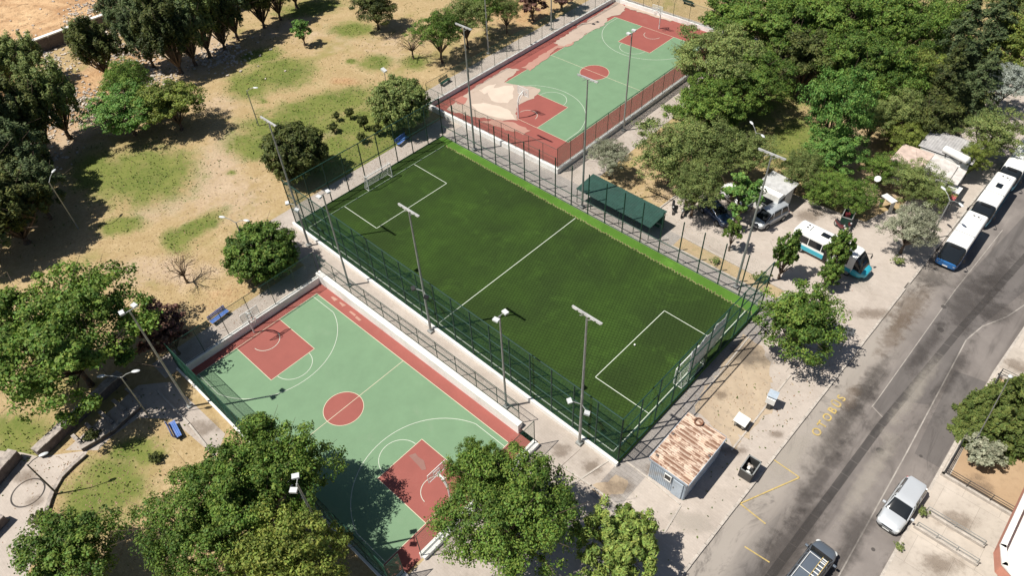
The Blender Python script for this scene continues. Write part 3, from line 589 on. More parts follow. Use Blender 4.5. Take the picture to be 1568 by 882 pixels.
# ---------------------------------------------------------------- basketball courts
def wall_boxes(label, name, segs, org, group=None):
    t_ = thing(name, label, 'wall', org, 0, group)
    for nm, (x0, y0, x1, y1, z0, z1) in segs:
        b = MB().box((x0+x1)/2, (y0+y1)/2, (z0+z1)/2, x1-x0, y1-y0, z1-z0)
        b.build(nm, M['white_wall'], t_, org, bevel=.02)
    return t_
def ring(mb, cx, cy, r, w_, z, a0=0, a1=360, n=48):
    n = max(6, int(n*(a1-a0)/360)); vs = []; fs = []
    for k in range(n+1):
        a_ = R(a0+(a1-a0)*k/n); vs += [(cx+(r-w_/2)*math.cos(a_), cy+(r-w_/2)*math.sin(a_), z), (cx+(r+w_/2)*math.cos(a_), cy+(r+w_/2)*math.sin(a_), z)]
    for k in range(n): fs.append((2*k, 2*k+1, 2*k+3, 2*k+2))
    return mb.add(vs, fs)
def court(L, W, kl, kw, cx, cy, z, rz, apron, r3, ft, cr):
    """painted court: L along local x; apron = the floor around it in local coordinates"""
    T = thing('basketball_court', None, None, (cx, cy, z), rz); del_ = T; T['kind'] = 'structure'
    MB().poly(rect(*apron), 0).build('court_floor', M['court_red'], T)
    MB().poly(rect(-L/2, -W/2, L/2, W/2), .004).build('playing_area', M['court_green'], T)
    lw = .055
    for s in (-1, 1):
        x0, x1 = sorted((s*L/2, s*(L/2-kl))); MB().poly(rect(x0, -kw/2, x1, kw/2), .008).build('key_area', M['court_red'], T)
    MB().poly([(cr*math.cos(k*math.pi/20), cr*math.sin(k*math.pi/20)) for k in range(40)], .008).build('centre_circle', M['court_red'], T)
    b = MB(); zl = .012
    strip([(-L/2, -W/2), (L/2, -W/2), (L/2, W/2), (-L/2, W/2), (-L/2, -W/2)], lw, zl, b); strip([(0, -W/2), (0, W/2)], lw, zl+.001, b); ring(b, 0, 0, cr, lw, zl+.002)
    for s in (-1, 1):
        strip([(s*L/2, kw/2), (s*(L/2-kl), kw/2), (s*(L/2-kl), -kw/2), (s*L/2, -kw/2)], lw, zl+.001, b)
    b.build('court_lines', M['court_line'], T)
    b = MB()
    for s in (-1, 1):
        q = 0 if s < 0 else 180; bx = s*(L/2-1.35)
        a_ = math.degrees(math.asin(min(.999, (W/2-.5)/r3))); ring(b, bx, 0, r3, lw, zl+.003, q-a_, q+a_, 80)
        strip([(s*L/2, W/2-.5), (bx-s*r3*math.cos(R(a_)), W/2-.5)], lw, zl+.003, b); strip([(s*L/2, -W/2+.5), (bx-s*r3*math.cos(R(a_)), -W/2+.5)], lw, zl+.003, b)
        ring(b, s*(L/2-kl), 0, ft, lw, zl+.003, q-88, q+88); ring(b, bx, 0, 1.3, lw, zl+.004, q-88, q+88)
    b.build('arc_lines', M['court_white'], T)
    return T
court(26.71, 14.068, 5.8, 4.9, 0, 0, PZ, 0, (PITX0-.1, PITY0-.1, PITX1+.1, PITY1+.1), 6.85, 1.78, 1.78)
K2 = .9912
C2 = (-17.78, 58.84); L2, W2 = 31.5*K2, 16.15*K2
# local x = world y, local y = -world x
court(L2, W2, 6.28*K2, 5.76*K2, C2[0], C2[1], .15, math.pi/2, (37.8-C2[1], -( -7.0-C2[0]), 78.9-C2[1], -(-29.2-C2[0])), 7.6, 2.05, 2.05)
def blob(pts, z, mat, name, seed=0, rough=.35):
    """irregular patch with a ragged outline"""
    rg = random.Random(seed); out = []
    n = len(pts)
    for i in range(n):
        p, q = pts[i], pts[(i+1) % n]; d = math.hypot(q[0]-p[0], q[1]-p[1]); k = max(1, int(d/.45))
        for j in range(k):
            f = j/k; out.append((p[0]+(q[0]-p[0])*f+rg.gauss(0, rough*.35), p[1]+(q[1]-p[1])*f+rg.gauss(0, rough*.35)))
    o = MB().poly(out, z).build(name, M[mat]); tag(o, kind='structure'); return o
zc = .15
blob(DIRT, .016, 'sandy', 'dirt_patch', 3, .5); blob(DIRT2, .016, 'sandy', 'dirt_patch', 4, .4)
for _k, (pts, mt_) in enumerate((
        ([(684, 168), (704, 150), (735, 128), (775, 104), (795, 106), (772, 126), (790, 130), (812, 132), (828, 137), (818, 150), (797, 158), (790, 170), (792, 184), (765, 184), (740, 180), (712, 176)], 'court_worn'),
        ([(694, 152), (706, 146), (716, 150), (714, 158), (704, 161)], 'red_worn'),
        ([(751, 136), (768, 132), (786, 130), (788, 140), (785, 150), (777, 158), (764, 158), (752, 154), (748, 145)], 'pale_worn'),
        ([(722, 160), (740, 157), (760, 161), (775, 166), (784, 173), (788, 184), (770, 182), (751, 177), (734, 172)], 'pale_worn'),
        ([(735, 138), (748, 130), (760, 128), (756, 137), (742, 144)], 'pale_worn'),
        ([(735, 186), (760, 184), (790, 188), (812, 200), (800, 206), (770, 196)], 'pink_worn'),
        ([(798, 104), (830, 84), (858, 66), (886, 48), (884, 60), (874, 70), (850, 76), (838, 88), (812, 108)], 'pink_worn'),
        ([(848, 66), (885, 40), (925, 14), (945, 2), (958, 10), (950, 22), (932, 26), (925, 38), (900, 50), (885, 62), (862, 70)], 'court_worn'),
        ([(958, 0), (985, 6), (1010, 16), (1040, 26), (1028, 32), (1005, 27), (985, 20), (958, 12)], 'court_worn'))):
    blob(PP(pts, zc), zc+.022+.003*_k, mt_, 'worn_paint', len(pts), .3)
M['red_smear'] = court_mat('red_smear', (.24, .12, .10), (.25, .2, .17), .9, .8)
blob(PP([(628, 698), (638, 692), (648, 705), (652, 718), (646, 720), (636, 708)], PZ), PZ+.02, 'red_smear', 'worn_paint', 5, .2)
for k, (px, py) in enumerate(((512, 457), (524, 466), (540, 480), (549, 488))):
    x, y = P(px, py, PZ); blob([(x-.5, y-.1), (x+.3, y-.15), (x+.4, y+.1), (x-.4, y+.12)], PZ+.006, 'pink_worn', 'worn_paint', k+20, .12)
wall_boxes('white painted retaining wall round the sunken basketball court', 'retaining_wall',
           [('side_wall', (-14.7, 8.2, 13.4, 8.74, -.7, .62)), ('side_wall', (-14.7, -7.7, 15.1, -7.3, -.7, .3)), ('end_wall', (-14.7, -7.3, -14.3, 8.2, -.7, .22)), ('end_wall', (15.1, -7.7, 15.75, -6.2, -.7, .4)),
            ('end_wall', (15.1, -4.6, 15.75, 8.2, -.7, .4))], (0, 8.4, 0))
wall_boxes('white parapet wall with grey shaded inside around the worn far basketball court', 'parapet_wall',
           [('side_wall', (-29.5, 37.9, -29.15, 79.2, 0, .8)), ('side_wall', (-7.15, 37.9, -6.75, 79.2, 0, .62)), ('end_wall', (-29.5, 37.5, -6.75, 37.9, 0, .72)), ('end_wall', (-29.5, 78.9, -6.75, 79.25, 0, .8))], (-18, 37.6, 0))
# ---------------------------------------------------------------- football pitch
PR = -.0145
def Q(u, v): return (u*math.cos(PR)-v*math.sin(PR), u*math.sin(PR)+v*math.cos(PR))
T = thing('football_pitch', None, None, (0, 0, 0), PR); T['kind'] = 'structure'
MB().poly(rect(-23.3, 11.35, 21.4, 33.7), 0, .34).build('pitch_base', M['turf_light'], T)
ed = random.Random(8)
edge = [(-21.6, 11.36)]+[(21.3, 11.36), (21.3, 32.3)]
x = 21.2
while x > -21.6:
    edge.append((x, 32.35+ed.uniform(-.10, .04))); x -= .18; edge.append((x, 32.35+ed.uniform(.08, .3)))
    x -= .18
edge.append((-21.6, 32.4))
MB().poly([(p[0], p[1]+.12*(p[1] > 30)) for p in edge], .347).build('turf_border', M['turf_edge'], T)
MB().poly(edge, .351).build('playing_turf', M['turf_dark'], T)
MB().poly(rect(-23.2, 11.4, -21.75, 32.9), .351).build('turf_margin', M['turf_dark'], T)
b = MB(); z = .358
strip([(-21.6, 11.9), (-21.6, 32.4)], .08, z, b); strip([(20.55, 11.9), (20.55, 32.4)], .08, z, b)
strip([(-.35, 11.9), (-.35, 32.3)], .075, z, b); strip([(-21.5, 11.9), (20.5, 11.9)], .1, z+.002, b)
for x0, x1 in ((-21.6, -15.75), (20.55, 14.8)):
    strip([(x0, 16.8), (x1, 16.8), (x1, 27.35), (x0, 27.35)], .07, z+.002, b)
b.build('pitch_lines', M['court_white'], T)
t_ = thing('kerb_wall', 'low white kerb wall along the walkway side of the green football pitch', 'wall', (0, 11.2, 0))
MB().box(-.9, 11.22, .25, 45.1, .26, .5).build('wall', M['white_wall'], t_, (0, 11.2, 0), bevel=.02)
t_.rotation_euler[2] = PR
t_ = thing('kerb_wall', 'thin grey concrete kerb under the far side fence of the football pitch', 'wall', (0, 33.8, 0), PR)
MB().box(-.9, 0, .2, 44.9, .16, .4).build('wall', M['kerb'], t_)
# ---------------------------------------------------------------- fences
def wires(L_, h, sp, w_):
    """diamond wire mesh in the local xz plane"""
    b = MB(); sp2 = sp*1.414
    def seg(x0, z0, x1, z1):
        dx, dz = x1-x0, z1-z0; d = math.hypot(dx, dz); nx_, nz_ = -dz/d*w_/2, dx/d*w_/2
        b.add([(x0+nx_, -w_*.4, z0+nz_), (x0-nx_, -w_*.4, z0-nz_), (x0, w_*.5, z0), (x1+nx_, -w_*.4, z1+nz_), (x1-nx_, -w_*.4, z1-nz_), (x1, w_*.5, z1)], [(0, 1, 4, 3), (1, 2, 5, 4), (2, 0, 3, 5)])
    c = -h
    while c < L_:
        a0, a1 = max(c, 0), min(c+h, L_)
        if a1-a0 > .02: seg(a0, a0-c, a1, a1-c); seg(a0, h-(a0-c), a1, h-(a1-c))
        c += sp2
    return b
def fence(name, label, sides, spacing, sp, cat='fence', rails=(1.0,), pr=.04, org=None, group=None, bottom=.05):
    org = (sides[0][0][0], sides[0][0][1], sides[0][2]) if org is None else org
    T = thing(name, label, cat, org, 0, group)
    for side in sides:
        (p, q, z0, h, ww) = side[:5]; sp_ = side[5] if len(side) > 5 else spacing; rl = side[6] if len(side) > 6 else rails; mhh = side[7] if len(side) > 7 else h
        dx, dy = q[0]-p[0], q[1]-p[1]; L_ = math.hypot(dx, dy); a_ = math.atan2(dy, dx); n = max(1, round(L_/sp_)); off = (p[0]-org[0], p[1]-org[1], z0-org[2])
        pm = None
        for k in range(n+1):
            f = k/n
            if pm is None:
                po = MB().tube((0, 0, 0), (0, 0, h), pr, n=8).build('post', M['green_paint'], T); pm = po.data
            else: po = bpy.data.objects.new('post', pm); COL.objects.link(po); po.parent = T
            po.location = (off[0]+dx*f, off[1]+dy*f, off[2])
        for r_ in rl:
            o = MB().tube((0, 0, h*r_), (L_, 0, h*r_), pr*.8, n=6).build('rail', M['green_paint'], T); o.location = off; o.rotation_euler = (0, 0, a_)
        if ww:
            o = wires(L_, mhh-bottom, sp, ww).build('wire_mesh', M['green_wire'], T); o.location = (off[0], off[1], off[2]+bottom); o.rotation_euler = (0, 0, a_)
    return T
fA, fB, fC, fD = Q(-23.3, 11.45), Q(21.35, 11.45), Q(21.35, 33.75), Q(-23.3, 33.75)
fence('pitch_fence', 'tall green steel and wire fence enclosing the green football pitch', [
    (fA, fB, .3, 6.0, .014, 2.35, (.02, .36, .68, 1.0)), (fB, fC, .3, 6.0, .005, 2.35, (.02, .36, .68, 1.0)), (fD, fC, .3, 5.4, .0035, 2.35, (.02, .3)), (fA, fD, .3, 5.4, .007, 2.4, (.02, .5, 1.0))], 2.35, .13, pr=.065)
fence('court_fence', 'green mesh fence on the walls of the sunken basketball court', [
    ((-14.5, 8.78), (13.0, 8.78), .6, 2.3, .004, 2.55, (.03, .5, 1.)), ((-14.5, -7.5), (-14.5, 8.4), .2, 3.2, .006, 2.6, (.03, 1.)), ((-14.5, -7.5), (15.4, -7.5), .25, 3.6, .012, 2.6, (.03, .5, 1.)),
    ((15.4, -7.5), (15.4, -6.3), .4, 3.2, .012, 1.2, (.03, 1.)), ((15.4, -4.6), (15.4, 8.0), .4, 3.2, .006, 2.6, (.03, 1.))], 2.6, .10, pr=.035)
fence('court_fence', 'thin green mesh fence on the parapet of the worn far basketball court', [
    ((-29.3, 37.7), (-6.95, 37.7), .7, 2.6, .005, 2.3, (.5, 1.)), ((-6.95, 37.7), (-6.95, 79), .6, 2.9, .018, 2.4, (.05, 1.)), ((-29.3, 37.7), (-29.3, 79), .8, 3.0, .006, 2.6, (.03, 1.)), ((-29.3, 79), (-6.95, 79), .8, 2.8, .008, 2.8, (.05, 1.))], 2.6, .10, pr=.03)
# advertising sheet hung inside the goal-end fence
t_ = thing('banner', 'long blank white banner sheet hung on the fence behind the near goal', 'banner', (21.2, 24.4, .35))
n = 24; b = MB(); vs = []
for j in range(5):
    for i in range(n+1):
        u = i/n; vs.append((.05*math.sin(u*19+j)+.03*math.sin(u*43), -2.9+u*5.8, .75+j*.78-.12*abs(math.sin(u*9))*(j in (0, 4))))
b.add(vs, [(j*(n+1)+i, j*(n+1)+i+1, (j+1)*(n+1)+i+1, (j+1)*(n+1)+i) for j in range(4) for i in range(n)])
o = b.build('sheet', simple('banner_cloth', (.78, .77, .80), .8, dirt=(.42, .36, .33)), t_, smooth=True); o.modifiers.new('s', 'SOLIDIFY').thickness = .015
# ---------------------------------------------------------------- old retaining wall and stone walls of the park
t_ = thing('stone_retaining_wall', 'long dark retaining wall with pale coping below the dry hillside field', 'wall', (-89, 30, 0))
b = MB(); rg = random.Random(5)
y = -60
while y < 145:
    b.box(-88.9, y+1.5, .95, .5+rg.uniform(-.04, .04), 2.98, 2.1); y += 3
b.build('wall', M['dark_stone'], t_, (-89, 30, 0)); MB().box(-88.95, 42, 2.07, .75, 205, .18).build('coping', M['white_wall'], t_, (-89, 30, 0))
def stone_wall(label, pts, h, wd, mat='dark_stone', top='stone', name='stone_wall', z0=0, seed=1):
    org = (pts[0][0], pts[0][1], z0); t_ = thing(name, label, 'wall', org); rg = random.Random(seed); b = MB(); c = MB()
    for p, q in zip(pts[:-1], pts[1:]):
        d = math.hypot(q[0]-p[0], q[1]-p[1]); n = max(1, int(d/.8)); a_ = math.atan2(q[1]-p[1], q[0]-p[0])
        for k in range(n):
            f = (k+.5)/n; x, y = p[0]+(q[0]-p[0])*f, p[1]+(q[1]-p[1])*f; hh = h+rg.uniform(-.05, .05)
            b.box(x, y, z0+hh/2-.05, d/n+.03, wd*rg.uniform(.88, .98), hh, rz=a_+rg.uniform(-.03, .03)); c.box(x, y, z0+hh, d/n+.02, wd*rg.uniform(1.0, 1.12), .1, rz=a_+rg.uniform(-.03, .03))
    b.build('wall', M[mat], t_, org); c.build('coping', M[top], t_, org); return t_
stone_wall('upper stone wall with pale coping beside the terraced steps and the big left tree', PP([(62, 700), (150, 616), (190, 580)]), 1.0, .75, seed=2)
stone_wall('lower stone wall with pale coping along the foot of the terraced steps', PP([(127, 690), (172, 664), (214, 626)]), .45, .4, seed=3)
stone_wall('thick stone wall with dark shaded face at the left edge of the paved plaza', PP([(-30, 772), (30, 700)]), 1.1, .8, seed=4)
stone_wall('short stone wall at the lower left of the plaza below the painted ring', PP([(-30, 838), (10, 796)]), .9, .8, seed=5)
stone_wall('low curving edge of rough stones between the plaza and the lawn', PP([(132, 698), (112, 716), (95, 733), (84, 752), (78, 768), (73, 785), (64, 806)]), .22, .3, seed=6)
t_ = thing('terraced_steps', 'dark shaded terraced steps between two stone walls under the big left tree', 'steps', (*P(150, 650), 0))
for k in range(5):
    f = k/4; p = P(112+f*82, 668-f*72); q = P(132+f*82, 688-f*78)
    d = math.hypot(q[0]-p[0], q[1]-p[1]); MB().box((p[0]+q[0])/2, (p[1]+q[1])/2, .1, d, .3, .22, rz=math.atan2(q[1]-p[1], q[0]-p[0])).build('step_edge', M['stone'], t_, (*P(150, 650), 0))
x, y = P(43, 755); b = MB(); ring(b, x, y, 1.25, .12, .02)
o = b.build('ground_ring', M['asphalt_dark']); tag(o, kind='structure')
# rubble and pale stones along the old wall
rg = random.Random(12); b = MB()
for k in range(2600):
    px, py = rg.choice([(90, 150), (60, 190), (190, 85), (130, 160), (150, 40), (40, 245), (330, 85), (230, 120), (70, 95)]); px += rg.gauss(0, 28); py += rg.gauss(0, 13)
    x, y = P(px, py); s = rg.uniform(.07, .3)
    if x < -88.4: z = 2.0
    else: z = 0
    b.box(x, y, z+s*.2, s*1.5, s, s*.8, rz=rg.uniform(0, 3), ry=rg.uniform(-.4, .4))
o = b.build('rubble', simple('pale_stone', (.52, .46, .40), .9, var=.4, scale=.6)); tag(o, 'pale stones and rubble scattered in front of the old retaining wall', 'rubble', kind='stuff')
# dry leaves, tufts and litter on lawns and pavements
rg = np.random.default_rng(5); pts = []
for (px, py, sx, sy, n) in ((250, 320, 150, 120, 2600), (520, 130, 120, 70, 2200), (150, 740, 70, 60, 900), (1020, 280, 60, 50, 900), (300, 440, 90, 50, 1000), (1130, 600, 50, 40, 260), (1280, 560, 40, 50, 250), (1150, 150, 120, 90, 1600), (560, 230, 80, 40, 900)):
    q = np.stack([rg.normal(px, sx, n), rg.normal(py, sy, n)], 1)
    for a_, c_ in q:
        x, y = P(a_, min(max(c_, -30), 900))
        if not (-15.2 < x < 21.5 and -8.5 < y < 34.2) and not (-29.7 < x < -6.6 and 37 < y < 79.5) and x < 30 and x > -88: pts.append((x, y, .03))
pts = np.array(pts); nn = rg.normal(0, .4, (len(pts), 3)); nn[:, 2] = 1
me = mesh_leaves('ground_tufts', pts, nn, .15, .09, rg.uniform(.1, .9, len(pts)), rg, LM['dry']); o = bpy.data.objects.new('ground_tufts', me); COL.objects.link(o)
tag(o, 'dry tufts and fallen leaves scattered over the park ground', 'ground litter', kind='stuff')
rg = np.random.default_rng(15); n = 90000
xs = rg.uniform(-75, 30, n); ys = rg.uniform(-30, 118, n); g_ = np.zeros(n)
for c, Mi, ch, v in ELL:
    if ch == 0: dx, dy = xs-c[0], ys-c[1]; g_ = np.maximum(g_, 1.15-np.hypot(Mi[0, 0]*dx+Mi[0, 1]*dy, Mi[1, 0]*dx+Mi[1, 1]*dy))
clump = np.sin(xs*1.3+np.sin(ys*.9)*2)*np.sin(ys*1.1+np.sin(xs*.7)*2)
ok = (g_+clump*.35+rg.normal(0, .25, n) > .35) & ~((xs > -26.5) & (xs < 24) & (ys > -9) & (ys < 37.6)) & ~((xs > -33) & (xs < -2.5) & (ys > 37) & (ys < 82)) & ~((xs > 5.5) & (ys > 35) & (ys < 58))
pg = np.stack([xs, ys, rg.uniform(.02, .09, n)], 1)[ok]; nn = rg.normal(0, 1, (len(pg), 3)); nn[:, 2] = rg.uniform(.2, 1.2, len(pg))
LM['lawn'] = leaf_mat('lawn_blade', (.055, .10, .016), (.19, .21, .06)); me = mesh_leaves('grass_tufts', pg, nn, .20, .14, rg.uniform(.1, .9, len(pg))*.6+clump[ok]*.25+.15, rg, LM['lawn'])
o = bpy.data.objects.new('grass_tufts', me); COL.objects.link(o); tag(o, 'short uneven green grass tufts over the park lawns', 'grass', kind='stuff')
# ---------------------------------------------------------------- basketball stands
def hoop(label, x, y, z, rz, worn=False):
    T = thing('basketball_stand', label, 'basketball hoop', (x, y, z), rz, 'basketball stands of the two courts')
    MB().path([(0, 0, 0), (0, 0, 2.4), (.25, 0, 3.1), (1.0, 0, 3.45)], .075, 8).path([(0, 0, 1.9), (.5, 0, 2.7), (1.0, 0, 3.1)], .04, 6).build('post', M['white_paint'], T)
    f = MB()
    for p, q in (((1.05, -.9, 2.9), (1.05, .9, 2.9)), ((1.05, .9, 2.9), (1.05, .9, 3.95)), ((1.05, .9, 3.95), (1.05, -.9, 3.95)), ((1.05, -.9, 3.95), (1.05, -.9, 2.9)), ((1.06, -.3, 3.15), (1.06, .3, 3.15)), ((1.06, -.3, 3.6), (1.06, .3, 3.6)), ((1.06, -.3, 3.15), (1.06, -.3, 3.6)), ((1.06, .3, 3.15), (1.06, .3, 3.6))):
        f.tube(p, q, .03, n=4)
    bd = f.build('backboard_frame', M['white_paint'], T)
    g = MB().box(1.05, 0, 3.42, .02, 1.76, 1.0).build('backboard', M['clear'], T)
    r = MB(); n = 20
    for k in range(n):
        a0, a1 = 6.283*k/n, 6.283*(k+1)/n; r.tube((1.42+.225*math.cos(a0), .225*math.sin(a0), 3.05), (1.42+.225*math.cos(a1), .225*math.sin(a1), 3.05), .012, n=4)
    r.tube((1.05, 0, 3.05), (1.2, 0, 3.05), .02, n=4); r.build('rim', M['orange'], T)
    e = MB()
    for k in range(12):
        a0 = 6.283*k/12; e.tube((1.42+.22*math.cos(a0), .22*math.sin(a0), 3.05), (1.42+.13*math.cos(a0+.5), .13*math.sin(a0+.5), 2.62), .006, n=3); e.tube((1.42+.22*math.cos(a0), .22*math.sin(a0), 3.05), (1.42+.13*math.cos(a0-.5), .13*math.sin(a0-.5), 2.62), .006, n=3)
    e.build('net', M['white_paint'], T)
mt, t, bs = newmat('clear'); bs.inputs['Base Color'].default_value = (.7, .75, .75, 1); bs.inputs['Alpha'].default_value = .22; bs.inputs['Roughness'].default_value = .2; M['clear'] = mt
M['orange'] = simple('orange', (.6, .12, .03), .5)
hoop('white basketball stand at the far left end of the sunken court', -13.75, -.2, PZ, 0)
hoop('white basketball stand at the near end of the sunken court half behind a tree', 13.5, .1, PZ, math.pi)
hoop('white basketball stand on the pale worn paint of the far court', -18.3, 43.4, .15, math.pi/2)
hoop('white basketball stand at the far top end of the worn court', -18.2, 75.4, .15, -math.pi/2)
# goals
def goal(label, u, v, s):
    x, y = Q(u, v); T = thing('football_goal', label, 'goal', (x, y, .36), PR+(0 if s > 0 else math.pi), 'football goals')
    W2_ = 1.75; b = MB(); b.path([(0, -W2_, 0), (0, -W2_, 2.0), (0, W2_, 2.0), (0, W2_, 0)], .05, 8); b.build('goal_frame', M['white_paint'], T)
    c = MB()
    for q in (-W2_, W2_): c.path([(0, q, 2.0), (.45, q, 1.9), (.85, q, .0), (0, q, 0)], .03, 6)
    c.tube((.85, -W2_, 0.02), (.85, W2_, 0.02), .03); c.build('support_frame', M['white_paint'], T)
    e = MB()
    for k in range(24):
        q = -W2_+3.5*k/23; e.path([(0, q, 2.0), (.45, q, 1.88), (.85, q, 0.02)], .004, 3)
    for k in range(12):
        f = k/11; e.tube((.45+.4*f, -W2_, 1.88*(1-f)+.02), (.45+.4*f, W2_, 1.88*(1-f)+.02), .007, n=3)
        for q in (-W2_, W2_): e.tube((0, q, 2*(1-f)), (.45+.4*f, q, 1.88*(1-f)+.02), .007, n=3)
    e.build('net', M['white_paint'], T)
goal('white football goal with net in front of the banner at the near end', 20.35-.05, 22.55, 1)
goal('white football goal in the tree shade at the far left end', -21.55, 22.2, -1)
t_ = thing('football', 'small white ball lying inside the near penalty box', 'ball', (*P(972, 528, .47), .47)); MB().ell((0, 0, 0), (.1, .1, .1), 12, 8).build('ball', M['white_paint'], t_, smooth=True)
# ---------------------------------------------------------------- lighting poles
def tlamp(label, px, py, h, rz, extra=None, z=0, group='tall lighting masts around the pitch'):
    x, y = P(px, py, z); T = thing('lighting_mast', label, 'lighting mast', (x, y, z), rz, group)
    MB().tube((0, 0, 0), (0, 0, h*.5), .13, .1, 10).tube((0, 0, h*.5), (0, 0, h), .1, .07, 10).box(0, 0, .12, .5, .5, .24).build('pole', M['grey_steel'], T)
    lb = MB(); lb.box(0, 0, h+.03, 2.5, .15, .09); [lb.box(-1.0+.5*q, 0, h-.04, .36, .2, .05) for q in range(5)]; lb.build('lamp_bar', M['lamp_grey'], T)
    MB().tube((-.6, 0, h-.45), (-.05, 0, h-.05), .03).tube((.6, 0, h-.05), (.0, 0, h-.5), .03).build('bracket', M['grey_steel'], T)
    if extra:
        for s in (-1, 1):
            e = MB(); e.tube((0, 0, 5.6), (s*.75, -.35, 5.7), .035); e.build('side_bracket', M['grey_steel'], T)
            e = MB().box(s*.85, -.45, 5.75, .42, .36, .2, rz=s*.5, ry=.25).build('floodlight' if extra == 'lamp' else 'loudspeaker', M['lamp_glass'] if extra == 'lamp' else M['black'], T)
tlamp('tall mast with lamp bar and low white floodlights at the far left pitch corner', 473.5, 376, 15.6, 0, 'lamp')
tlamp('tall mast with lamp bar and black loudspeakers beside the pitch halfway line', 660, 508, 15.0, 0, 'speaker')
tlamp('tall mast with lamp bar and low white floodlights at the near pitch corner', 887.3, 679.3, 15.9, 0, 'lamp')
tlamp('tall mast with lamp bar behind the right corner of the pitch by the small tree', 1126.3, 440.2, 15.9, 0)
tlamp('tall mast with lamp bar beside the green shelter roof', 891.2, 317.8, 16.0, 0)
tlamp('tall mast with lamp bar near the left corner of the worn far court', 726.7, 229.5, 16.0, 0)
def flood(label, x, y, z, h, rz, low=True):
    T = thing('floodlight_pole', label, 'floodlight pole', (x, y, z), rz, 'floodlight poles of the courts')
    MB().tube((0, 0, 0), (0, 0, h), .11, .07, 10).box(0, 0, .1, .45, .45, .2).tube((-.5, 0, h), (.5, 0, h), .04).build('pole', M['grey_steel'], T)
    for s in (-1, 1):
        MB().box(s*.5, .12, h+.1, .36, .48, .16, rz=s*.15).build('floodlight', M['lamp_glass'], T)
x, y = P(534.8, 437.4); flood('double floodlight pole on the walkway left of the halfway line', x, y, 0, 11.8, -1.57)
x, y = P(775.4, 623.2); flood('double floodlight pole on the walkway between sunken court and pitch', x, y, 0, 11.8, -1.57)
x, y = P(954.5, 200); flood('double floodlight pole beside the right wall of the worn far court', x, y, 0, 13, 1.57)
x, y = P(291, 622.8); flood('leaning double floodlight pole at the left side of the sunken court', x, y, 0, 12.6, 1.57)
x, y = P(508, 845); flood('double floodlight pole rising through the big bottom tree', x, y, 0, 10.2, 2.4)
x, y = P(748, 82); flood('double floodlight pole behind the left wall of the worn court', x, y, 0, 12.5, -1.57)
x, y = P(844, 45); flood('double floodlight pole farthest along the left wall of the worn court', x, y, 0, 12.5, -1.57)
def park_light(label, px, py, h, rz, arms=2, name='park_lamp', lean=0, mat='grey_steel'):
    x, y = P(px, py); T = thing(name, label, 'street lamp', (x, y, 0), rz, 'park lamps')
    b = MB().tube((0, 0, 0), (0, 0, h-.4), .08, .05, 8)
    for s in ([-1, 1] if arms == 2 else [1]):
        b.path([(0, 0, h-.5), (s*.5, 0, h-.15), (s*1.1, 0, h+.05)], .035, 6)
    b.build('pole', M[mat], T)
    for s in ([-1, 1] if arms == 2 else [1]): MB().ell((s*1.35, 0, h+.06), (.36, .16, .08), 10, 6).build('lamp_head', M['lamp_glass'], T, smooth=True)
park_light('twin arm lamp above the olive trees near the lighting mast', 1142, 268, 6.2, -.6)
park_light('twin arm lamp rising from the round green tree by the courts', 388, 405, 6.3, .5)
park_light('twin arm lamp beside the leaning floodlight pole over the terraced steps', 230, 640, 6.3, .9)
park_light('twin arm lamp standing over the olive tree beside the parked buses', 1424, 366, 5.6, -.6)
park_light('single arm lamp in the deep tree shade at the far left', 120, 350, 7, 2.2, 1)
park_light('single arm lamp on the lawn left of the round dark tree', 396, 192, 5.6, .6, 1)
park_light('thin dark lamp post on the lawn edge above the painted ring', 88, 757, 5.0, 1.2, 1, mat='dark_steel')
T = thing('floodlight_pole', 'short post with a small white floodlight behind the round olive tree', 'floodlight pole', (*P(592, 130), 0))
MB().tube((0, 0, 0), (0, 0, 2.2), .05).build('pole', M['grey_steel'], T); MB().box(0, 0, 2.3, .8, .5, .28, ry=.3).build('floodlight', M['lamp_glass'], T)
x, y = P(1487, 688); T = thing('garden_lamp', 'slim leaning lamp post rising out of the cypress shrubs in the garden', 'lamp post', (x, y, 0)); x1, y1 = P(1546, 578, 9.5)
MB().tube((0, 0, 0), (x1-x, y1-y, 9.5), .05, .03, 6).build('pole', M['grey_steel'], T); MB().ell((x1-x, y1-y, 9.6), (.16, .16, .12), 10, 6).build('lamp_head', M['lamp_glass'], T, smooth=True)
# ---------------------------------------------------------------- benches, shelter, bins
def bench(label, px, py, rz, mat, L_=1.9, name='park_bench'):
    x, y = P(px, py); T = thing(name, label, 'bench', (x, y, .01), rz, 'park benches')
    s = MB(); 
    for k in range(4): s.box(0, -.21+k*.14, .45, L_, .12, .035)
    s.build('seat', M[mat], T)
    s = MB()
    for k in range(3): s.box(0, .33+k*.035, .58+k*.15, L_, .03, .12)
    s.build('backrest', M[mat], T)
    for q in (-L_*.38, L_*.38):
        MB().box(q, 0, .22, .07, .5, .44).tube((q, .28, .4), (q, .42, 1.0), .03).build('leg', M['dark_steel'], T)
bench('blue bench on the walkway left of the sunken court', 338, 489, R(96), 'blue_paint', 2.0)
bench('blue bench by itself on the pale paving near the lower left tree', 271, 662, R(170), 'blue_paint', 1.9)
bench('blue bench in tree shade behind the far goal end of the pitch', 617, 219, R(100), 'blue_paint', 2.0)
bench('green bench on the walkway right of the worn far court', 990, 192, R(-85), 'green_paint')
bench('green bench behind the far end wall of the worn court', 1054, 7, R(180), 'green_paint')
bench('green bench beside the left parapet of the worn court', 682, 128, R(95), 'green_paint')
x0, y0 = 3.2, 36.2
T = thing('players_shelter', 'long dark green corrugated roof shelter behind the far side fence', 'shelter', (x0, y0, 0), R(-1.2), None)
MB_ = MB(); n = 66
vs = []; 
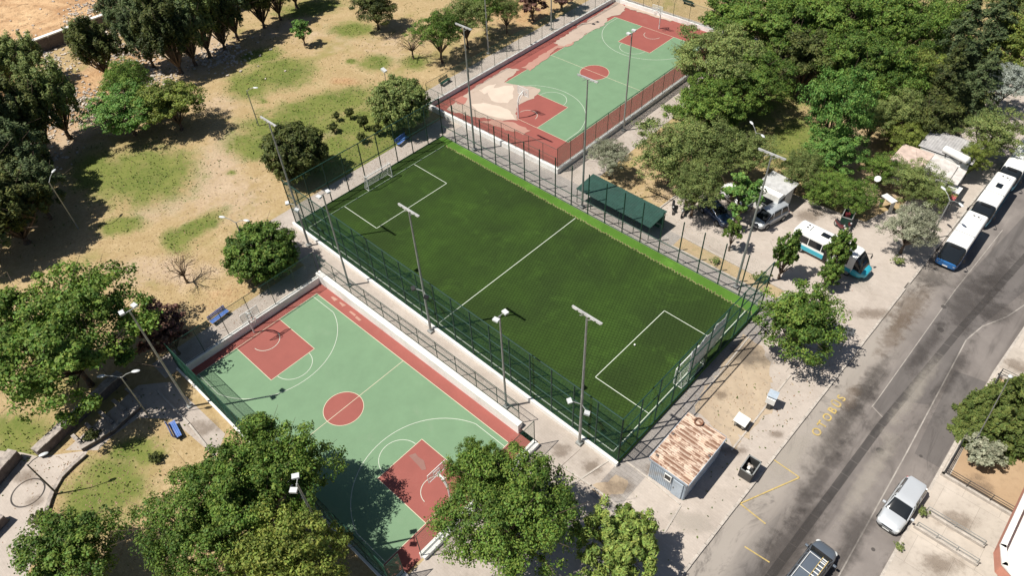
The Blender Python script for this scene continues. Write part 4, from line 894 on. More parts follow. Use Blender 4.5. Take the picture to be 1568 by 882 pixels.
for j in (-1, 1):
    for i in range(n+1): vs.append((-5.05+10.1*i/n, 1.5*j, 2.1+.18*j+.03*(i % 2)))
MB_.add(vs, [(i, i+1, n+2+i, n+1+i) for i in range(n)]); o = MB_.build('roof', simple('shelter_green', (.018, .062, .048), .6, dirt=(.03, .06, .05)), T); o.modifiers.new('s', 'SOLIDIFY').thickness = .02
for i in range(6):
    for j in (-1, 1): MB().tube((-4.9+9.8*i/5, 1.4*j, 0), (-4.9+9.8*i/5, 1.4*j, 2.05+.15*j), .04).build('post', M['green_paint'], T)
MB().box(0, .8, .45, 9.5, .35, .05).box(0, 1.35, 1.0, 9.8, .03, 1.3).build('bench_seat', M['green_paint'], T)
# ---------------------------------------------------------------- tin shed, hut, bins, machine, sign
sx0, sy0, sx1, sy1 = 23.9, 11.75, 27.3, 17.1
T = thing('tin_shed', 'blue grey tin shed with a rusty corrugated roof beside the pavement', 'shed', ((sx0+sx1)/2, (sy0+sy1)/2, .01)); og = tuple(T.location)
def corr(x0, y0, x1, y1, z0, z1, n, amp, nx_, ny_):
    vs = []
    for i in range(n+1):
        f = i/n; o_ = amp*(i % 2); vs += [(x0+(x1-x0)*f+nx_*o_, y0+(y1-y0)*f+ny_*o_, z0), (x0+(x1-x0)*f+nx_*o_, y0+(y1-y0)*f+ny_*o_, z1)]
    return vs, [(2*i, 2*i+2, 2*i+3, 2*i+1) for i in range(n)]
M['shed_blue'] = simple('shed_blue', (.38, .45, .53), .6, dirt=(.3, .26, .22))
for a_ in ((sx0+.1, sy0+.1, sx1-.1, sy0+.1, 0, -1), (sx1-.1, sy0+.1, sx1-.1, sy1-.1, 1, 0), (sx1-.1, sy1-.1, sx0+.1, sy1-.1, 0, 1), (sx0+.1, sy1-.1, sx0+.1, sy0+.1, -1, 0)):
    v_, f_ = corr(a_[0], a_[1], a_[2], a_[3], 0, 2.6, 40, .045, a_[4], a_[5]); MB().add(v_, f_).build('wall', M['shed_blue'], T, (og[0], og[1], 0))
mt, t, bs = newmat('rusty_roof'); p = pos(t); sp_ = N(t, 'ShaderNodeSeparateXYZ'); t.links.new(p, sp_.inputs[0])
rib = mp(t, mth(t, 'SINE', mth(t, 'MULTIPLY', mth(t, 'SUBTRACT', sp_.outputs[1], sy0-.05), 2*math.pi/.1817)), -.5, .5, 0, 1, True)
rib2 = mp(t, mth(t, 'SINE', mth(t, 'MULTIPLY', mth(t, 'SUBTRACT', sp_.outputs[1], sy0-.05), 2*math.pi/.363)), -.6, .2, 0, 1, True)
pat = mp(t, noise(t, pos(t, (1.3, 1.6, 1)), 1.0, 4, .65), .40, .50, 0, 1, True); pat2 = mp(t, noise(t, pos(t, (1.0, 5, 1)), 1.3, 4, .6), .38, .47, 0, 1, True)
c = mix(t, mp(t, noise(t, p, 1.2, 4, .6), .35, .65), (.58, .47, .38), (.55, .40, .30)); c = mix(t, mth(t, 'MULTIPLY', mth(t, 'MULTIPLY', pat, pat2), mth(t, 'MAXIMUM', mth(t, 'MULTIPLY', rib2, .95), .45)), c, (.17, .08, .045))
t.links.new(c, bs.inputs['Base Color']); bs.inputs['Roughness'].default_value = .8; M['rusty_roof'] = mt
vs = []; n = 60
for i in range(n+1):
    z = 2.68+.035*(i % 2)+.10*i/n; y = sy0-.05+(sy1-sy0+.1)*i/n; vs += [(sx0-.05, y, z+.04), (sx1+.05, y, z-.04)]
o = MB().add(vs, [(2*i, 2*i+1, 2*i+3, 2*i+2) for i in range(n)]).build('roof', M['rusty_roof'], T, (og[0], og[1], 0)); o.modifiers.new('s', 'SOLIDIFY').thickness = .02
for a_ in ((sx0, sy0-.08, sx1, sy0-.08), (sx1+.08, sy0, sx1+.08, sy1), (sx0, sy1+.08, sx1, sy1+.08), (sx0-.08, sy0, sx0-.08, sy1)):
    ln = max(abs(a_[2]-a_[0]), abs(a_[3]-a_[1])); MB().box((a_[0]+a_[2])/2, (a_[1]+a_[3])/2, 2.62, ln if a_[0] != a_[2] else .05, ln if a_[1] != a_[3] else .05, .22).build('fascia', M['shed_blue'] if a_[1] < sy1 or 1 else M['wood_rust'], T, (og[0], og[1], 0))
dr_ = MB().box(sx1-.75, sy0+.02, 1.05, .85, .06, 2.05).build('door', simple('door_pale', (.45, .52, .6), .6), T, (og[0], og[1], 0)); MB().box(sx1-1.05, sy0-.03, 1.05, .05, .06, .14).build('handle', M['dark_steel'], dr_, (og[0], og[1], 0))
wn = MB().box(sx1-1.65, sy0+.03, 1.75, .5, .05, .7).build('window', M['glass_dark'], T, (og[0], og[1], 0))
MB().box(sx1-1.65, sy0-.01, 1.38, .62, .08, .06).box(sx1-1.65, sy0-.01, 2.12, .62, .08, .06).box(sx1-1.93, sy0-.01, 1.75, .06, .08, .7).box(sx1-1.37, sy0-.01, 1.75, .06, .08, .7).build('window_frame', M['white_paint'], wn, (og[0], og[1], 0))
T = thing('rusty_drum', 'small rusty basin left on the far corner of the shed roof', 'basin', (sx0+1.1, sy1-.3, 2.84)); b = MB(); ring(b, 0, 0, .32, .1, .18); b.tube((0, 0, 0), (0, 0, .17), .36, .38, 16, False).build('rim', M['wood_rust'], T); MB().tube((0, 0, .0), (0, 0, .05), .34, n=16).build('bottom', M['rusty_roof'], T)
for k, (x, y) in enumerate(((sx0+.3, sy0+.5), (sx0+.15, sy0+2.9), (sx1-.1, sy1-2.3))):
    T = thing('roof_stone', ('loose stone on the shed roof at the near left corner', 'loose stone on the shed roof halfway along the left edge', 'loose stone on the shed roof at the right edge')[k], 'stone', (x, y, 2.83), k, 'stones on the shed roof'); MB().ell((0, 0, 0), (.14, .1, .08), 7, 4).build('stone', M['dark_stone'], T)
T = thing('dog_hut', 'small white roofed animal hut on the sandy patch near the shed', 'hut', (*P(1133, 652), .02), R(2))
MB().box(0, 0, .55, .85, .75, .5).build('body', M['grey_steel'], T); MB().box(0, 0, .86, 1.1, 1.05, .09, ry=.08).build('roof', M['white_paint'], T, bevel=.01); MB().box(0, -.39, .5, .42, .03, .36).build('opening', M['black'], T)
for sx_ in (-.36, .36):
    for sy_ in (-.3, .3): MB().box(sx_, sy_, .15, .06, .06, .3).build('leg', M['dark_steel'], T)
def open_bin(label, x, y, rz, s=1.0, mat='dark_steel', name='waste_container', junk=True):
    T = thing(name, label, 'waste container', (x, y, .01), rz); h = 1.05*s
    MB().box(-.5*s, 0, h/2+.1, .05, 1.5*s, h).box(.5*s, 0, h/2+.1, .05, 1.5*s, h).box(0, -.74*s, h/2+.1, 1.0*s, .05, h).box(0, .74*s, h/2+.1, 1.0*s, .05, h).box(0, 0, .14, .96*s, 1.4*s, .05).build('body', M[mat], T)
    r = MB(); 
    for a_ in ((-.5, 0, .09, 1.6), (.5, 0, .09, 1.6), (0, -.75, 1.09, .09), (0, .75, 1.09, .09)): r.box(a_[0]*s, a_[1]*s, h+.12, a_[2]*s, a_[3]*s, .06)
    r.build('rim', M['grey_steel'], T)
    for q in (-1, 1):
        for w_ in (-1, 1): MB().tube((q*.42*s-.04, w_*.6*s, .08), (q*.42*s+.04, w_*.6*s, .08), .08, n=10).build('wheel', M['rubber'], T)
    if junk:
        rg = random.Random(3)
        for k in range(6):
            J = MB().ell((0, 0, 0), (rg.uniform(.14, .25), rg.uniform(.14, .25), .14), 7, 5).build('rubbish_bag', M[['white_paint', 'stone', 'black'][k % 3]]); J.location = (x+rg.uniform(-.28, .28), y+rg.uniform(-.5, .5), .6); tag(J, ['pale', 'stone coloured', 'black'][k % 3]+' rubbish bag in the open grey container, '+('lower half of the heap' if k < 3 else 'upper half of the heap'), 'rubbish bag', 'rubbish bags in the container')
open_bin('grey open topped waste container with rubbish at the kerb', 29.75, 17.2, R(2))
open_bin('dark green waste container beside the parked motorcycles', 22.55, 50.6, R(10), 1.05, 'green_paint', junk=False)
x, y = P(1176, 625); T = thing('ticket_machine', 'white ticket machine with a pale hood at the edge of the pavement', 'machine', (x, y, .01), R(10))
MB().box(0, 0, .45, .35, .3, .9).build('stand', M['dark_steel'], T); MB().box(0, 0, 1.15, .75, .45, .7, ry=0).build('cabinet', M['white_paint'], T, bevel=.02); MB().box(0, .2, 1.75, .8, .8, .06).tube((0, .1, 1.5), (0, .2, 1.75), .04).build('hood', M['shed_blue'], T)
x, y = P(1287, 536); T = thing('stop_sign', 'grey bus stop sign panel on a post at the kerb', 'sign', (x, y, .01), R(15))
MB().tube((0, 0, 0), (0, 0, 2.9), .04).build('post', M['grey_steel'], T); MB().box(0, 0, 2.55, .85, .06, .95).build('panel', simple('sign_grey', (.22, .24, .26), .5), T)
MB().box(0, .0, 2.55, .9, .04, 1.0).build('frame', M['grey_steel'], T)
# ---------------------------------------------------------------- vehicles (length along local x, front at +x)
def carpaint(name, col, metal=.3): return simple(name, col, .35, metal, var=.05, scale=.8, fine=0, coat=.6)
M['silver'] = carpaint('silver_paint', (.60, .63, .66), .35); M['slate'] = carpaint('slate_paint', (.13, .155, .19)); M['bus_white'] = carpaint('bus_white', (.80, .80, .78), 0); M['teal'] = carpaint('teal_paint', (.03, .38, .50), 0)
M['bus_blue'] = carpaint('bus_blue', (.02, .12, .33), 0); M['van_grey'] = carpaint('van_grey', (.42, .45, .48), .3); M['dark_blue'] = carpaint('dark_blue', (.02, .05, .12), .2); M['maroon'] = carpaint('maroon', (.13, .025, .03), .2)
def wheel(T, x, y, r=.34, w_=.22):
    s = 1 if y > 0 else -1
    t0 = MB().tube((x, y-w_/2, r), (x, y+w_/2, r), r, n=20).build('wheel', M['rubber'], T)
    MB().tube((x, y+s*(w_/2-.02), r), (x, y+s*(w_/2+.012), r), r*.6, r*.55, 14).build('rim', M['grey_steel'], t0)
def suv(name, label, loc, rz, paint, L_=4.7, W_=1.86, H_=1.75, rack=False, cat='car', hood=1.25, tail=.15):
    T = thing(name, label, cat, loc, rz); h = L_/2; hw = W_/2
    MB().loft([(-h, hw*.86, hw*.8, .42, .95), (-h+.12, hw*.96, hw*.9, .32, 1.05), (-h+.5, hw, hw*.95, .27, 1.08), (h-hood-.1, hw, hw*.94, .27, 1.08), (h-hood+.25, hw, hw*.90, .27, 1.06), (h-.45, hw*.97, hw*.84, .28, .98), (h-.12, hw*.88, hw*.74, .32, .86), (h, hw*.74, hw*.62, .40, .72)], 20, 5).build('body', M[paint], T, smooth=True)
    ws = h-hood-.05   # windscreen base
    MB().loft([(-h+tail, hw*.86, hw*.70, .98, 1.2), (-h+tail+.35, hw*.91, hw*.74, 1.0, H_-.07), (ws-.95, hw*.92, hw*.75, 1.0, H_-.05), (ws-.75, hw*.92, hw*.75, 1.0, H_-.1), (ws+.12, hw*.90, hw*.80, 1.0, 1.08)], 20, 7).build('glasshouse', M['glass_dark'], T, smooth=True)
    MB().loft([(-h+tail+.12, hw*.66, hw*.6, H_-.16, H_-.06), (-h+tail+.4, hw*.77, hw*.70, H_-.12, H_), (-.2, hw*.79, hw*.72, H_-.1, H_+.015), (ws-.95, hw*.78, hw*.71, H_-.1, H_-.005), (ws-.72, hw*.74, hw*.67, H_-.14, H_-.055)], 16, 4).build('roof', M[paint], T, smooth=True)
    for s in (-1, 1):
        b = MB(); b.tube((ws+.1, s*hw*.88, 1.06), (ws-.8, s*hw*.755, H_-.08), .035, n=5); b.tube((ws-1.0, s*hw*.90, 1.04), (ws-1.05, s*hw*.77, H_-.07), .04, n=5); b.tube((-.75, s*hw*.90, 1.04), (-.8, s*hw*.77, H_-.07), .05, n=5); b.tube((-h+tail+.12, s*hw*.86, 1.06), (-h+tail+.42, s*hw*.74, H_-.08), .06, n=5)
        b.build('pillar', M[paint], T)
        MB().box(ws-.2, s*(hw+.12), 1.08, .16, .24, .17).build('wing_mirror', M[paint], T, bevel=.03)
        if not rack: MB().tube((-h+.7, s*hw*.72, H_+.05), (ws-1.1, s*hw*.72, H_+.045), .018, n=5).build('roof_rail', M['dark_steel'], T)
        hl = MB().ell((h-.22, s*hw*.66, .76), (.20, .2, .09), 10, 6).build('headlight', M['lamp_glass'], T, smooth=True)
        MB().box(-h+.04, s*hw*.74, .86, .1, .2, .3).build('tail_light', M['red_light'], T)
        for x in (-h+.92, h-.9): wheel(T, x, s*(hw-.1), .36)
        MB().box(.1, s*(hw-.005), .62, 1.9, .02, .04).build('door_trim', M['dark_steel'], T)
    MB().loft([(h-.28, hw*.86, hw*.86, .25, .52), (h-.05, hw*.80, hw*.8, .26, .52), (h+.06, hw*.6, hw*.6, .3, .5)], 14, 4).build('front_bumper', M['dark_steel'], T, smooth=True)
    MB().box(h-.02, 0, .66, .08, .8, .12).build('grille', M['black'], T); MB().box(h+.065, 0, .42, .015, .5, .11).build('number_plate', M['white_paint'], T)
    return T
suv('silver_estate_car', 'silver estate car with dark windscreen driving down the street', (39.75, 21.95, RZ), R(-93), 'silver', 4.75, 1.88, 1.72)
T = suv('slate_van', 'dark slate blue van with a ladder on its roof rack at the bottom edge', (36.9, 12.9, RZ), R(86), 'slate', 5.0, 1.9, 1.82, rack=True, cat='van', hood=1.0)
rk = MB()
for q in (-.62, .62): rk.tube((-2.2, q, 1.93), (.55, q, 1.93), .025, n=5)
for q in (-2.0, -.9, .5): rk.tube((q, -.65, 1.94), (q, .65, 1.94), .025, n=5)
rk.build('roof_rack', M['white_paint'], T)
c_, s_ = math.cos(R(86)), math.sin(R(86))
LD = thing('ladder', 'yellow aluminium ladder tied on the roof rack of the dark van', 'ladder', (36.9-(-.42)*s_*1, 12.9+(-.42)*c_+0, RZ+1.98), R(86))
for q in (-.2, .2): MB().tube((-2.3, q, 0), (.75, q, 0), .03, n=4).build('rail', M['yellow_paint'], LD)
for k in range(10): MB().box(-2.15+k*.31, 0, 0, .07, .38, .03).build('rung', M['white_paint'], LD)
def bus(name, label, x, y0, L_, paint, rz, z=RZ, W_=2.15, H_=2.75, front='teal', cat='bus', group=None):
    T = thing(name, label, cat, (x, y0, z), rz, group); hw = W_/2; h = L_/2
    MB().loft([(-h, hw*.95, hw*.92, .35, H_-.15), (-h+.15, hw, hw*.95, .3, H_-.02), (h-1.25, hw, hw*.95, .3, H_), (h-.95, hw, hw*.94, .3, H_-.12)], 24, 9).build('body', M[paint], T, smooth=True)
    MB().loft([(h-1.0, hw*.985, hw*.93, .95, H_-.13), (h-.75, hw*.98, hw*.90, .95, H_-.35), (h-.25, hw*.95, hw*.86, .92, 1.55), (h-.06, hw*.90, hw*.82, .9, 1.12)], 20, 6).build('windscreen', M['glass_dark'], T, smooth=True)
    MB().loft([(h-1.0, hw*1.0, hw*1.0, .3, 1.05), (h-.3, hw*.98, hw*.96, .3, 1.04), (h, hw*.86, hw*.84, .34, .98), (h+.05, hw*.7, hw*.7, .4, .9)], 20, 6).build('front_panel', M[front], T, smooth=True)
    for s in (-1, 1):
        for k in range(4):
            wl = (L_-1.9)/4; MB().box(-h+.35+wl*(k+.5), s*(hw-.025), 1.72, wl-.09, .045, .82).build('side_window', M['glass_dark'], T)
        MB().box(-.3, s*(hw+.004), .75, L_-1.5, .02, .5).build('side_stripe', M[front], T)
        for xx in (-h+1.25, h-1.35): wheel(T, xx, s*(hw-.12), .38, .25)
        MB().path([(h-.75, s*hw*.9, 2.0), (h-.3, s*(hw+.18), 2.05), (h-.25, s*(hw+.2), 1.75)], .03, 5).box(h-.25, s*(hw+.2), 1.65, .1, .2, .34).build('wing_mirror', M['black'], T)
        MB().ell((h-.04, s*hw*.68, .68), (.1, .17, .12), 10, 6).build('headlight', M['lamp_glass'], T, smooth=True)
    MB().box(-.9, 0, H_+.03, .85, .6, .07).build('roof_hatch', M['glass_dark' if 'open' in label else 'bus_white'], T, bevel=.02)
    MB().box(-h+1.0, 0, H_+.06, .7, .95, .14).build('roof_vent_unit', M['bus_white'], T, bevel=.03); MB().box(.6, 0, H_+.01, .05, W_*.86, .03).build('roof_seam', M['grey_steel'], T)
    for s in (-.14, .14): MB().tube((-h+1.0, s*1.5, H_+.13), (-h+1.0, s*1.5, H_+.15), .11, n=10).build('vent_cap', M['dark_steel'], T)
    MB().box(h-.72, 0, H_-.28, .06, .9, .16).build('route_display', M['black'], T); MB().box(h+.07, 0, .5, .02, .5, .12).build('number_plate', M['white_paint'], T)
    MB().path([(h-.3, -.5, 1.2), (h-.55, .1, 1.75)], .012, 4).build('wiper', M['black'], T)
    return T
g_ = 'white and teal minibuses parked in line at the kerb'
bus('parked_minibus', 'white minibus with dark blue front, first of the line at the kerb', 32.85, 53.75, 7.1, 'bus_white', R(-90), front='bus_blue', group=g_)
bus('parked_minibus', 'white minibus with teal front and open roof hatch, middle of the line', 32.95, 62.25, 7.3, 'bus_white', R(-90), front='teal', group=g_)
bus('parked_minibus', 'white minibus with teal front, farthest up the street at the frame edge', 33.1, 70.3, 7.3, 'bus_white', R(-90), front='teal', group=g_)
T = bus('teal_white_minibus', 'white and turquoise minibus with its side door open behind the slim tree', 23.55, 44.15, 7.6, 'bus_white', R(-3), z=.02, W_=2.1, H_=2.55, front='teal', cat='minibus')
MB().box(.45, -1.06, 1.25, 1.25, .06, 1.75).build('door_opening', M['black'], T); MB().box(1.0, -1.32, .55, .9, .5, .06).box(.9, -1.14, 1.3, 1.1, .05, 1.5).build('sliding_door', M['bus_white'], T)
MB().loft([(3.0, 1.0, .95, .4, 1.25), (3.6, .98, .9, .4, 1.2), (4.1, .8, .75, .42, 1.0), (4.2, .62, .6, .48, .9)], 18, 4).build('bonnet', M['teal'], T, smooth=True)
def van(name, label, x, y, rz, paint, L_=4.3, W_=1.75, H_=1.85, lower='teal'):
    T = suv(name, label, (x, y, .02), rz, paint, L_, W_, H_, cat='van', hood=.65, tail=.06); return T
van('grey_van', 'pale grey van with teal bonnet parked in front of the small kiosk', 16.2, 45.6, R(-104), 'van_grey')
suv('dark_blue_car', 'dark blue car parked in the shade below the olive trees', (11.4, 42.6, .02), R(-20), 'dark_blue', 4.3, 1.75, 1.5)
suv('white_car', 'white car mostly hidden under the leafy tree beside the dark blue car', (11.8, 46.2, .02), R(-20), 'bus_white', 4.2, 1.72, 1.48)
def moto(label, x, y, rz, mat):
    T = thing('motorcycle', label, 'motorcycle', (x, y, .02), rz)
    for xx in (-.62, .65):
        b = MB(); n = 18
        for k in range(n):
            a0, a1 = 6.283*k/n, 6.283*(k+1)/n; b.tube((xx+.27*math.cos(a0), 0, .3+.27*math.sin(a0)), (xx+.27*math.cos(a1), 0, .3+.27*math.sin(a1)), .05, n=6)
        w0 = b.build('wheel', M['rubber'], T); MB().tube((xx, -.05, .3), (xx, .05, .3), .15, n=10).build('rim', M['grey_steel'], w0)
    MB().loft([(-.8, .1, .1, .55, .75), (-.4, .17, .15, .4, .8), (.1, .17, .12, .35, .7), (.4, .14, .12, .4, .95), (.6, .08, .08, .6, .9)], 12, 3).build('body', M[mat], T, smooth=True)
    MB().loft([(-.75, .13, .13, .78, .88), (-.3, .16, .15, .76, .86), (.1, .1, .1, .74, .82)], 10, 3).build('seat', M['black'], T, smooth=True)
    MB().tube((.65, 0, .3), (.42, 0, 1.0), .04).path([(.35, -.36, 1.05), (.45, 0, 1.0), (.35, .36, 1.05)], .022, 5).build('handlebar', M['dark_steel'], T)
    MB().ell((.58, 0, .92), (.08, .1, .1), 8, 6).build('headlight', M['lamp_glass'], T)
    if 'box' in label: MB().box(-.75, 0, 1.05, .42, .45, .38).build('luggage_box', M['maroon'], T, bevel=.04)
moto('maroon motorcycle nearer to the white and turquoise minibus', *P(1284, 351), R(-30), 'maroon')
moto('maroon motorcycle with luggage box nearer to the green container', *P(1297, 347), R(-50), 'maroon')
moto('black scooter in the shade beside the end of the green shelter', *P(1030, 322), R(-60), 'black')
moto('silver scooter with box in the shade next to the black scooter', *P(1046, 328), R(-75), 'grey_steel')
# ---------------------------------------------------------------- kiosk, cafe
T = thing('kiosk', 'small white kiosk with a grey overhanging roof at the parking area', 'kiosk', (14.9, 48.3, .01), R(-4))
MB().box(0, 0, 1.3, 3.0, 3.2, 2.6).build('wall', M['white_wall'], T); MB().box(.1, .6, 2.68, 3.3, 2.7, .12, ry=.02).build('roof', simple('roof_grey', (.50, .50, .50), .7, dirt=(.3, .28, .26)), T)
d_ = MB().box(1.52, -.6, 1.0, .05, .9, 2.0).build('door', M['dark_steel'], T); MB().box(1.57, -.9, 1.0, .04, .06, .12).build('handle', M['grey_steel'], d_)
wn = MB().box(.2, -1.62, 1.5, 1.5, .05, .9).build('window', M['glass_dark'], T); MB().box(.2, -1.65, 1.02, 1.65, .12, .06).build('sill', M['white_paint'], wn)
cf = (25.8, 63.5, 0)
T = thing('cafe_building', 'low cafe with pale pink and white flat roofs and grey corrugated roof behind', 'cafe', cf)
MB().box(25.6, 62.3, 1.3, 6.0, 3.9, 2.6).build('wall', M['white_wall'], T, cf); MB().box(26.7, 66.4, 1.4, 5.2, 3.4, 2.8).build('wall', M['white_wall'], T, cf)
M['roof_pink'] = simple('roof_pink', (.56, .44, .38), .8, dirt=(.42, .33, .28)); M['roof_white'] = simple('roof_white', (.60, .56, .53), .8, dirt=(.44, .41, .38))
MB().poly([(22.4, 60.3), (25.78, 60.15), (25.74, 64.4), (22.4, 64.2)], 2.72, 2.82).build('roof', M['roof_pink'], T, cf)
MB().poly([(25.82, 60.15), (28.7, 60.4), (28.5, 63.8), (25.8, 64.4)], 2.74, 2.84).build('roof', M['roof_white'], T, cf)
MB().poly([(28.75, 60.4), (29.6, 60.5), (29.5, 63.6), (28.6, 63.75)], 2.6, 2.68).build('roof', M['roof_white'], T, cf)
vs = []; n = 40
for i in range(n+1): vs += [(23.8+5.8*i/n, 64.6, 2.95+.04*(i % 2)), (23.8+5.8*i/n, 68.6, 3.25+.04*(i % 2))]
o = MB().add(vs, [(2*i, 2*i+2, 2*i+3, 2*i+1) for i in range(n)]).build('corrugated_roof', simple('roof_corr', (.40, .39, .39), .6, dirt=(.3, .28, .27)), T, cf); o.modifiers.new('s', 'SOLIDIFY').thickness = .02
wn = MB().box(28.62, 62, 1.5, .05, 2.2, 1.0).build('window', M['glass_dark'], T, cf); MB().box(28.66, 62, .97, .1, 2.4, .06).build('sill', M['white_paint'], wn, cf); MB().box(24.5, 60.33, 1.0, .9, .05, 2.0).build('door', M['dark_steel'], T, cf)
T = thing('water_tank', 'white cylindrical water tank lying on the cafe roof', 'water tank', (27.7, 64.75, 3.4), R(-14))
MB().loft([(-1.5, .25, .25, -.25, .25), (-1.4, .42, .42, -.42, .42), (1.4, .42, .42, -.42, .42), (1.5, .25, .25, -.25, .25)], 20, 2).build('tank', M['white_paint'], T, smooth=True)
for q in (-.9, .9): MB().box(q, 0, -.4, .12, .8, .3).build('cradle', M['dark_steel'], T)
T = thing('market_awning', 'small white awning with a red front flap beside the cafe', 'awning', (29.5, 59.6, 0), 0)
MB().box(0, .9, 2.1, 1.3, 1.3, .06).build('canopy', M['white_paint'], T); MB().box(.05, -.25, 1.85, 1.2, .95, .05).build('flap', simple('awning_red', (.55, .12, .12), .7), T)
for q in (-.55, .55):
    for u in (-.6, 1.5): MB().tube((q, u, 0), (q, u, 2.05), .03).build('post', M['grey_steel'], T)
x, y = P(1343.6, 275, 2.6); T = thing('satellite_dish', 'pale satellite dish on a pole above the shrubs near the cafe', 'satellite dish', (x, y, 0), .4)
MB().tube((0, 0, 0), (0, 0, 2.7), .04).build('pole', M['grey_steel'], T); b = MB(); vs = [(0, 0, 0)]; n = 16
for j, r in enumerate((.18, .36)):
    for i in range(n): a_ = 6.283*i/n; vs.append((r*math.cos(a_), r*math.sin(a_), r*r*.5))
fs = [(0, 1+i, 1+(i+1) % n) for i in range(n)]+[(1+i, 1+n+i, 1+n+(i+1) % n, 1+(i+1) % n) for i in range(n)]
o = b.add(vs, fs).build('dish', M['lamp_glass'], T); o.location = (0, 0, 2.7); o.rotation_euler = (.5, -.4, 0); o.modifiers.new('s', 'SOLIDIFY').thickness = .02
MB().tube((0, 0, 2.75), (.3, -.25, 3.2), .015).build('feed_arm', M['grey_steel'], T)
x, y = P(1361, 306, 1.5); T = thing('white_canopy', 'little white sheet metal canopy among the shrubs below the dish', 'canopy', (x, y, 0), -.4)
MB().box(0, 0, 1.7, 1.5, .8, .08).build('roof', M['white_paint'], T)
for q in (-.65, .65): MB().box(q, 0, .85, .06, .6, 1.7).build('side', M['grey_steel'], T)
# ---------------------------------------------------------------- east side: garden wall, rails, house
def railing(name, label, pts, h, z=0, group=None, bars=2, base=True, mat='dark_steel', th=.03):
    T = thing(name, label, 'railing', (pts[0][0], pts[0][1], z), 0, group); og = (pts[0][0], pts[0][1], z)
    if base:
        b = MB()
        for p, q in zip(pts[:-1], pts[1:]): d = math.hypot(q[0]-p[0], q[1]-p[1]); b.box((p[0]+q[0])/2, (p[1]+q[1])/2, z+.15, d+.2, .22, .3, rz=math.atan2(q[1]-p[1], q[0]-p[0]))
        b.build('base_wall', M['kerb'], T, og)
    zb = .3 if base else 0
    for k in range(bars):
        b = MB(); zz = z+zb+(h-zb)*(k+1)/bars
        for p, q in zip(pts[:-1], pts[1:]): b.tube((p[0], p[1], zz), (q[0], q[1], zz), th, n=5)
        b.build('rail', M[mat], T, og)
    for p, q in zip(pts[:-1], pts[1:]):
        d = math.hypot(q[0]-p[0], q[1]-p[1]); n = max(1, round(d/1.6))
        for k in range(n+1): f = k/n; MB().tube((p[0]+(q[0]-p[0])*f, p[1]+(q[1]-p[1])*f, z), (p[0]+(q[0]-p[0])*f, p[1]+(q[1]-p[1])*f, z+h), th*1.1, n=5).build('post', M[mat], T, og)
railing('garden_railing', 'dark metal railing on a low wall round the garden plot', [(43.2, 39.6), (41.2, 39.6), (41.1, 26.9), (46.2, 26.8)], 1.1, bars=3)
railing('handrail', 'pair of long metal handrails between the concrete ramps, upper one', [(41.3, 22.95), (45.3, 22.95)], .85, base=True, bars=2, mat='grey_steel', group='ramp handrails east of the street')
railing('handrail', 'pair of long metal handrails between the concrete ramps, lower one', [(41.2, 21.25), (45.4, 21.25)], .85, base=True, bars=2, mat='grey_steel', group='ramp handrails east of the street')
M['salmon'] = simple('salmon', (.55, .24, .17), .8, var=.1)
hb = (50, 24, 0)
T = thing('apartment_house', 'white and salmon apartment house with curved balcony at the lower right corner', 'building', hb)
MB().box(54.2, 30, 4.4, 12.4, 22, 8.8).build('wall', M['white_wall'], T, hb)
for zf, ins in ((6.0, 0),):
    pl = [(45.35, 18.3), (46.6, 16.9), (50, 16.5), (50, 33), (44.9, 33), (44.9, 26)]
    pl = [(45.25, 19.4), (45.7, 18.2), (46.9, 17.6), (50, 17.4), (50, 33), (45.3, 33)]
    MB().poly(pl, zf-1.2, zf-.95).build('balcony_floor', M['white_wall'], T, hb)
    b = MB(); q = pl
    seq = [(45.3, 33), (45.25, 19.4), (45.7, 18.2), (46.9, 17.6), (50, 17.4)]
    for p_, q_ in zip(seq[:-1], seq[1:]): d = math.hypot(q_[0]-p_[0], q_[1]-p_[1]); b.box((p_[0]+q_[0])/2, (p_[1]+q_[1])/2, zf-.6, d+.1, .18, 1.1, rz=math.atan2(q_[1]-p_[1], q_[0]-p_[0]))
    b.build('balcony_parapet', M['salmon'], T, hb)
    b = MB()
    for p_, q_ in zip(seq[:-1], seq[1:]): d = math.hypot(q_[0]-p_[0], q_[1]-p_[1]); b.box((p_[0]+q_[0])/2, (p_[1]+q_[1])/2, zf+.02, d+.16, .34, .14, rz=math.atan2(q_[1]-p_[1], q_[0]-p_[0]))
    b.build('balcony_coping', M['white_wall'], T, hb)
MB().poly([(46.3, 19.8), (50, 19.2), (50, 33), (46.3, 33)], 8.6, 8.85).build('upper_floor', M['salmon'], T, hb); MB().box(46.3, 26.2, 9.15, .2, 13.6, .6).box(48.2, 19.35, 9.15, 3.9, .2, .6, rz=-.15).build('upper_parapet', M['white_wall'], T, hb)
for k_ in range(7): MB().box(46.5+.0, 20.6+k_*1.7, 8.95, .12, .5, .16).build('roof_slat', M['white_wall'], T, hb)
MB().poly([(45.9, 23.4), (47.2, 21.9), (50, 21.6), (50, 31), (45.9, 31)], 7.4, 8.6).build('upper_balcony', M['salmon'], T, hb)
MB().box(46.9, 19.2, 2.3, .5, .5, 4.6).build('column', M['black'], T, hb)
wn = MB().box(47.98, 22, 6.2, .06, 1.6, 1.4).build('window', M['glass_dark'], T, hb); MB().box(47.95, 22, 5.47, .12, 1.8, .08).build('sill', M['white_paint'], wn, hb)
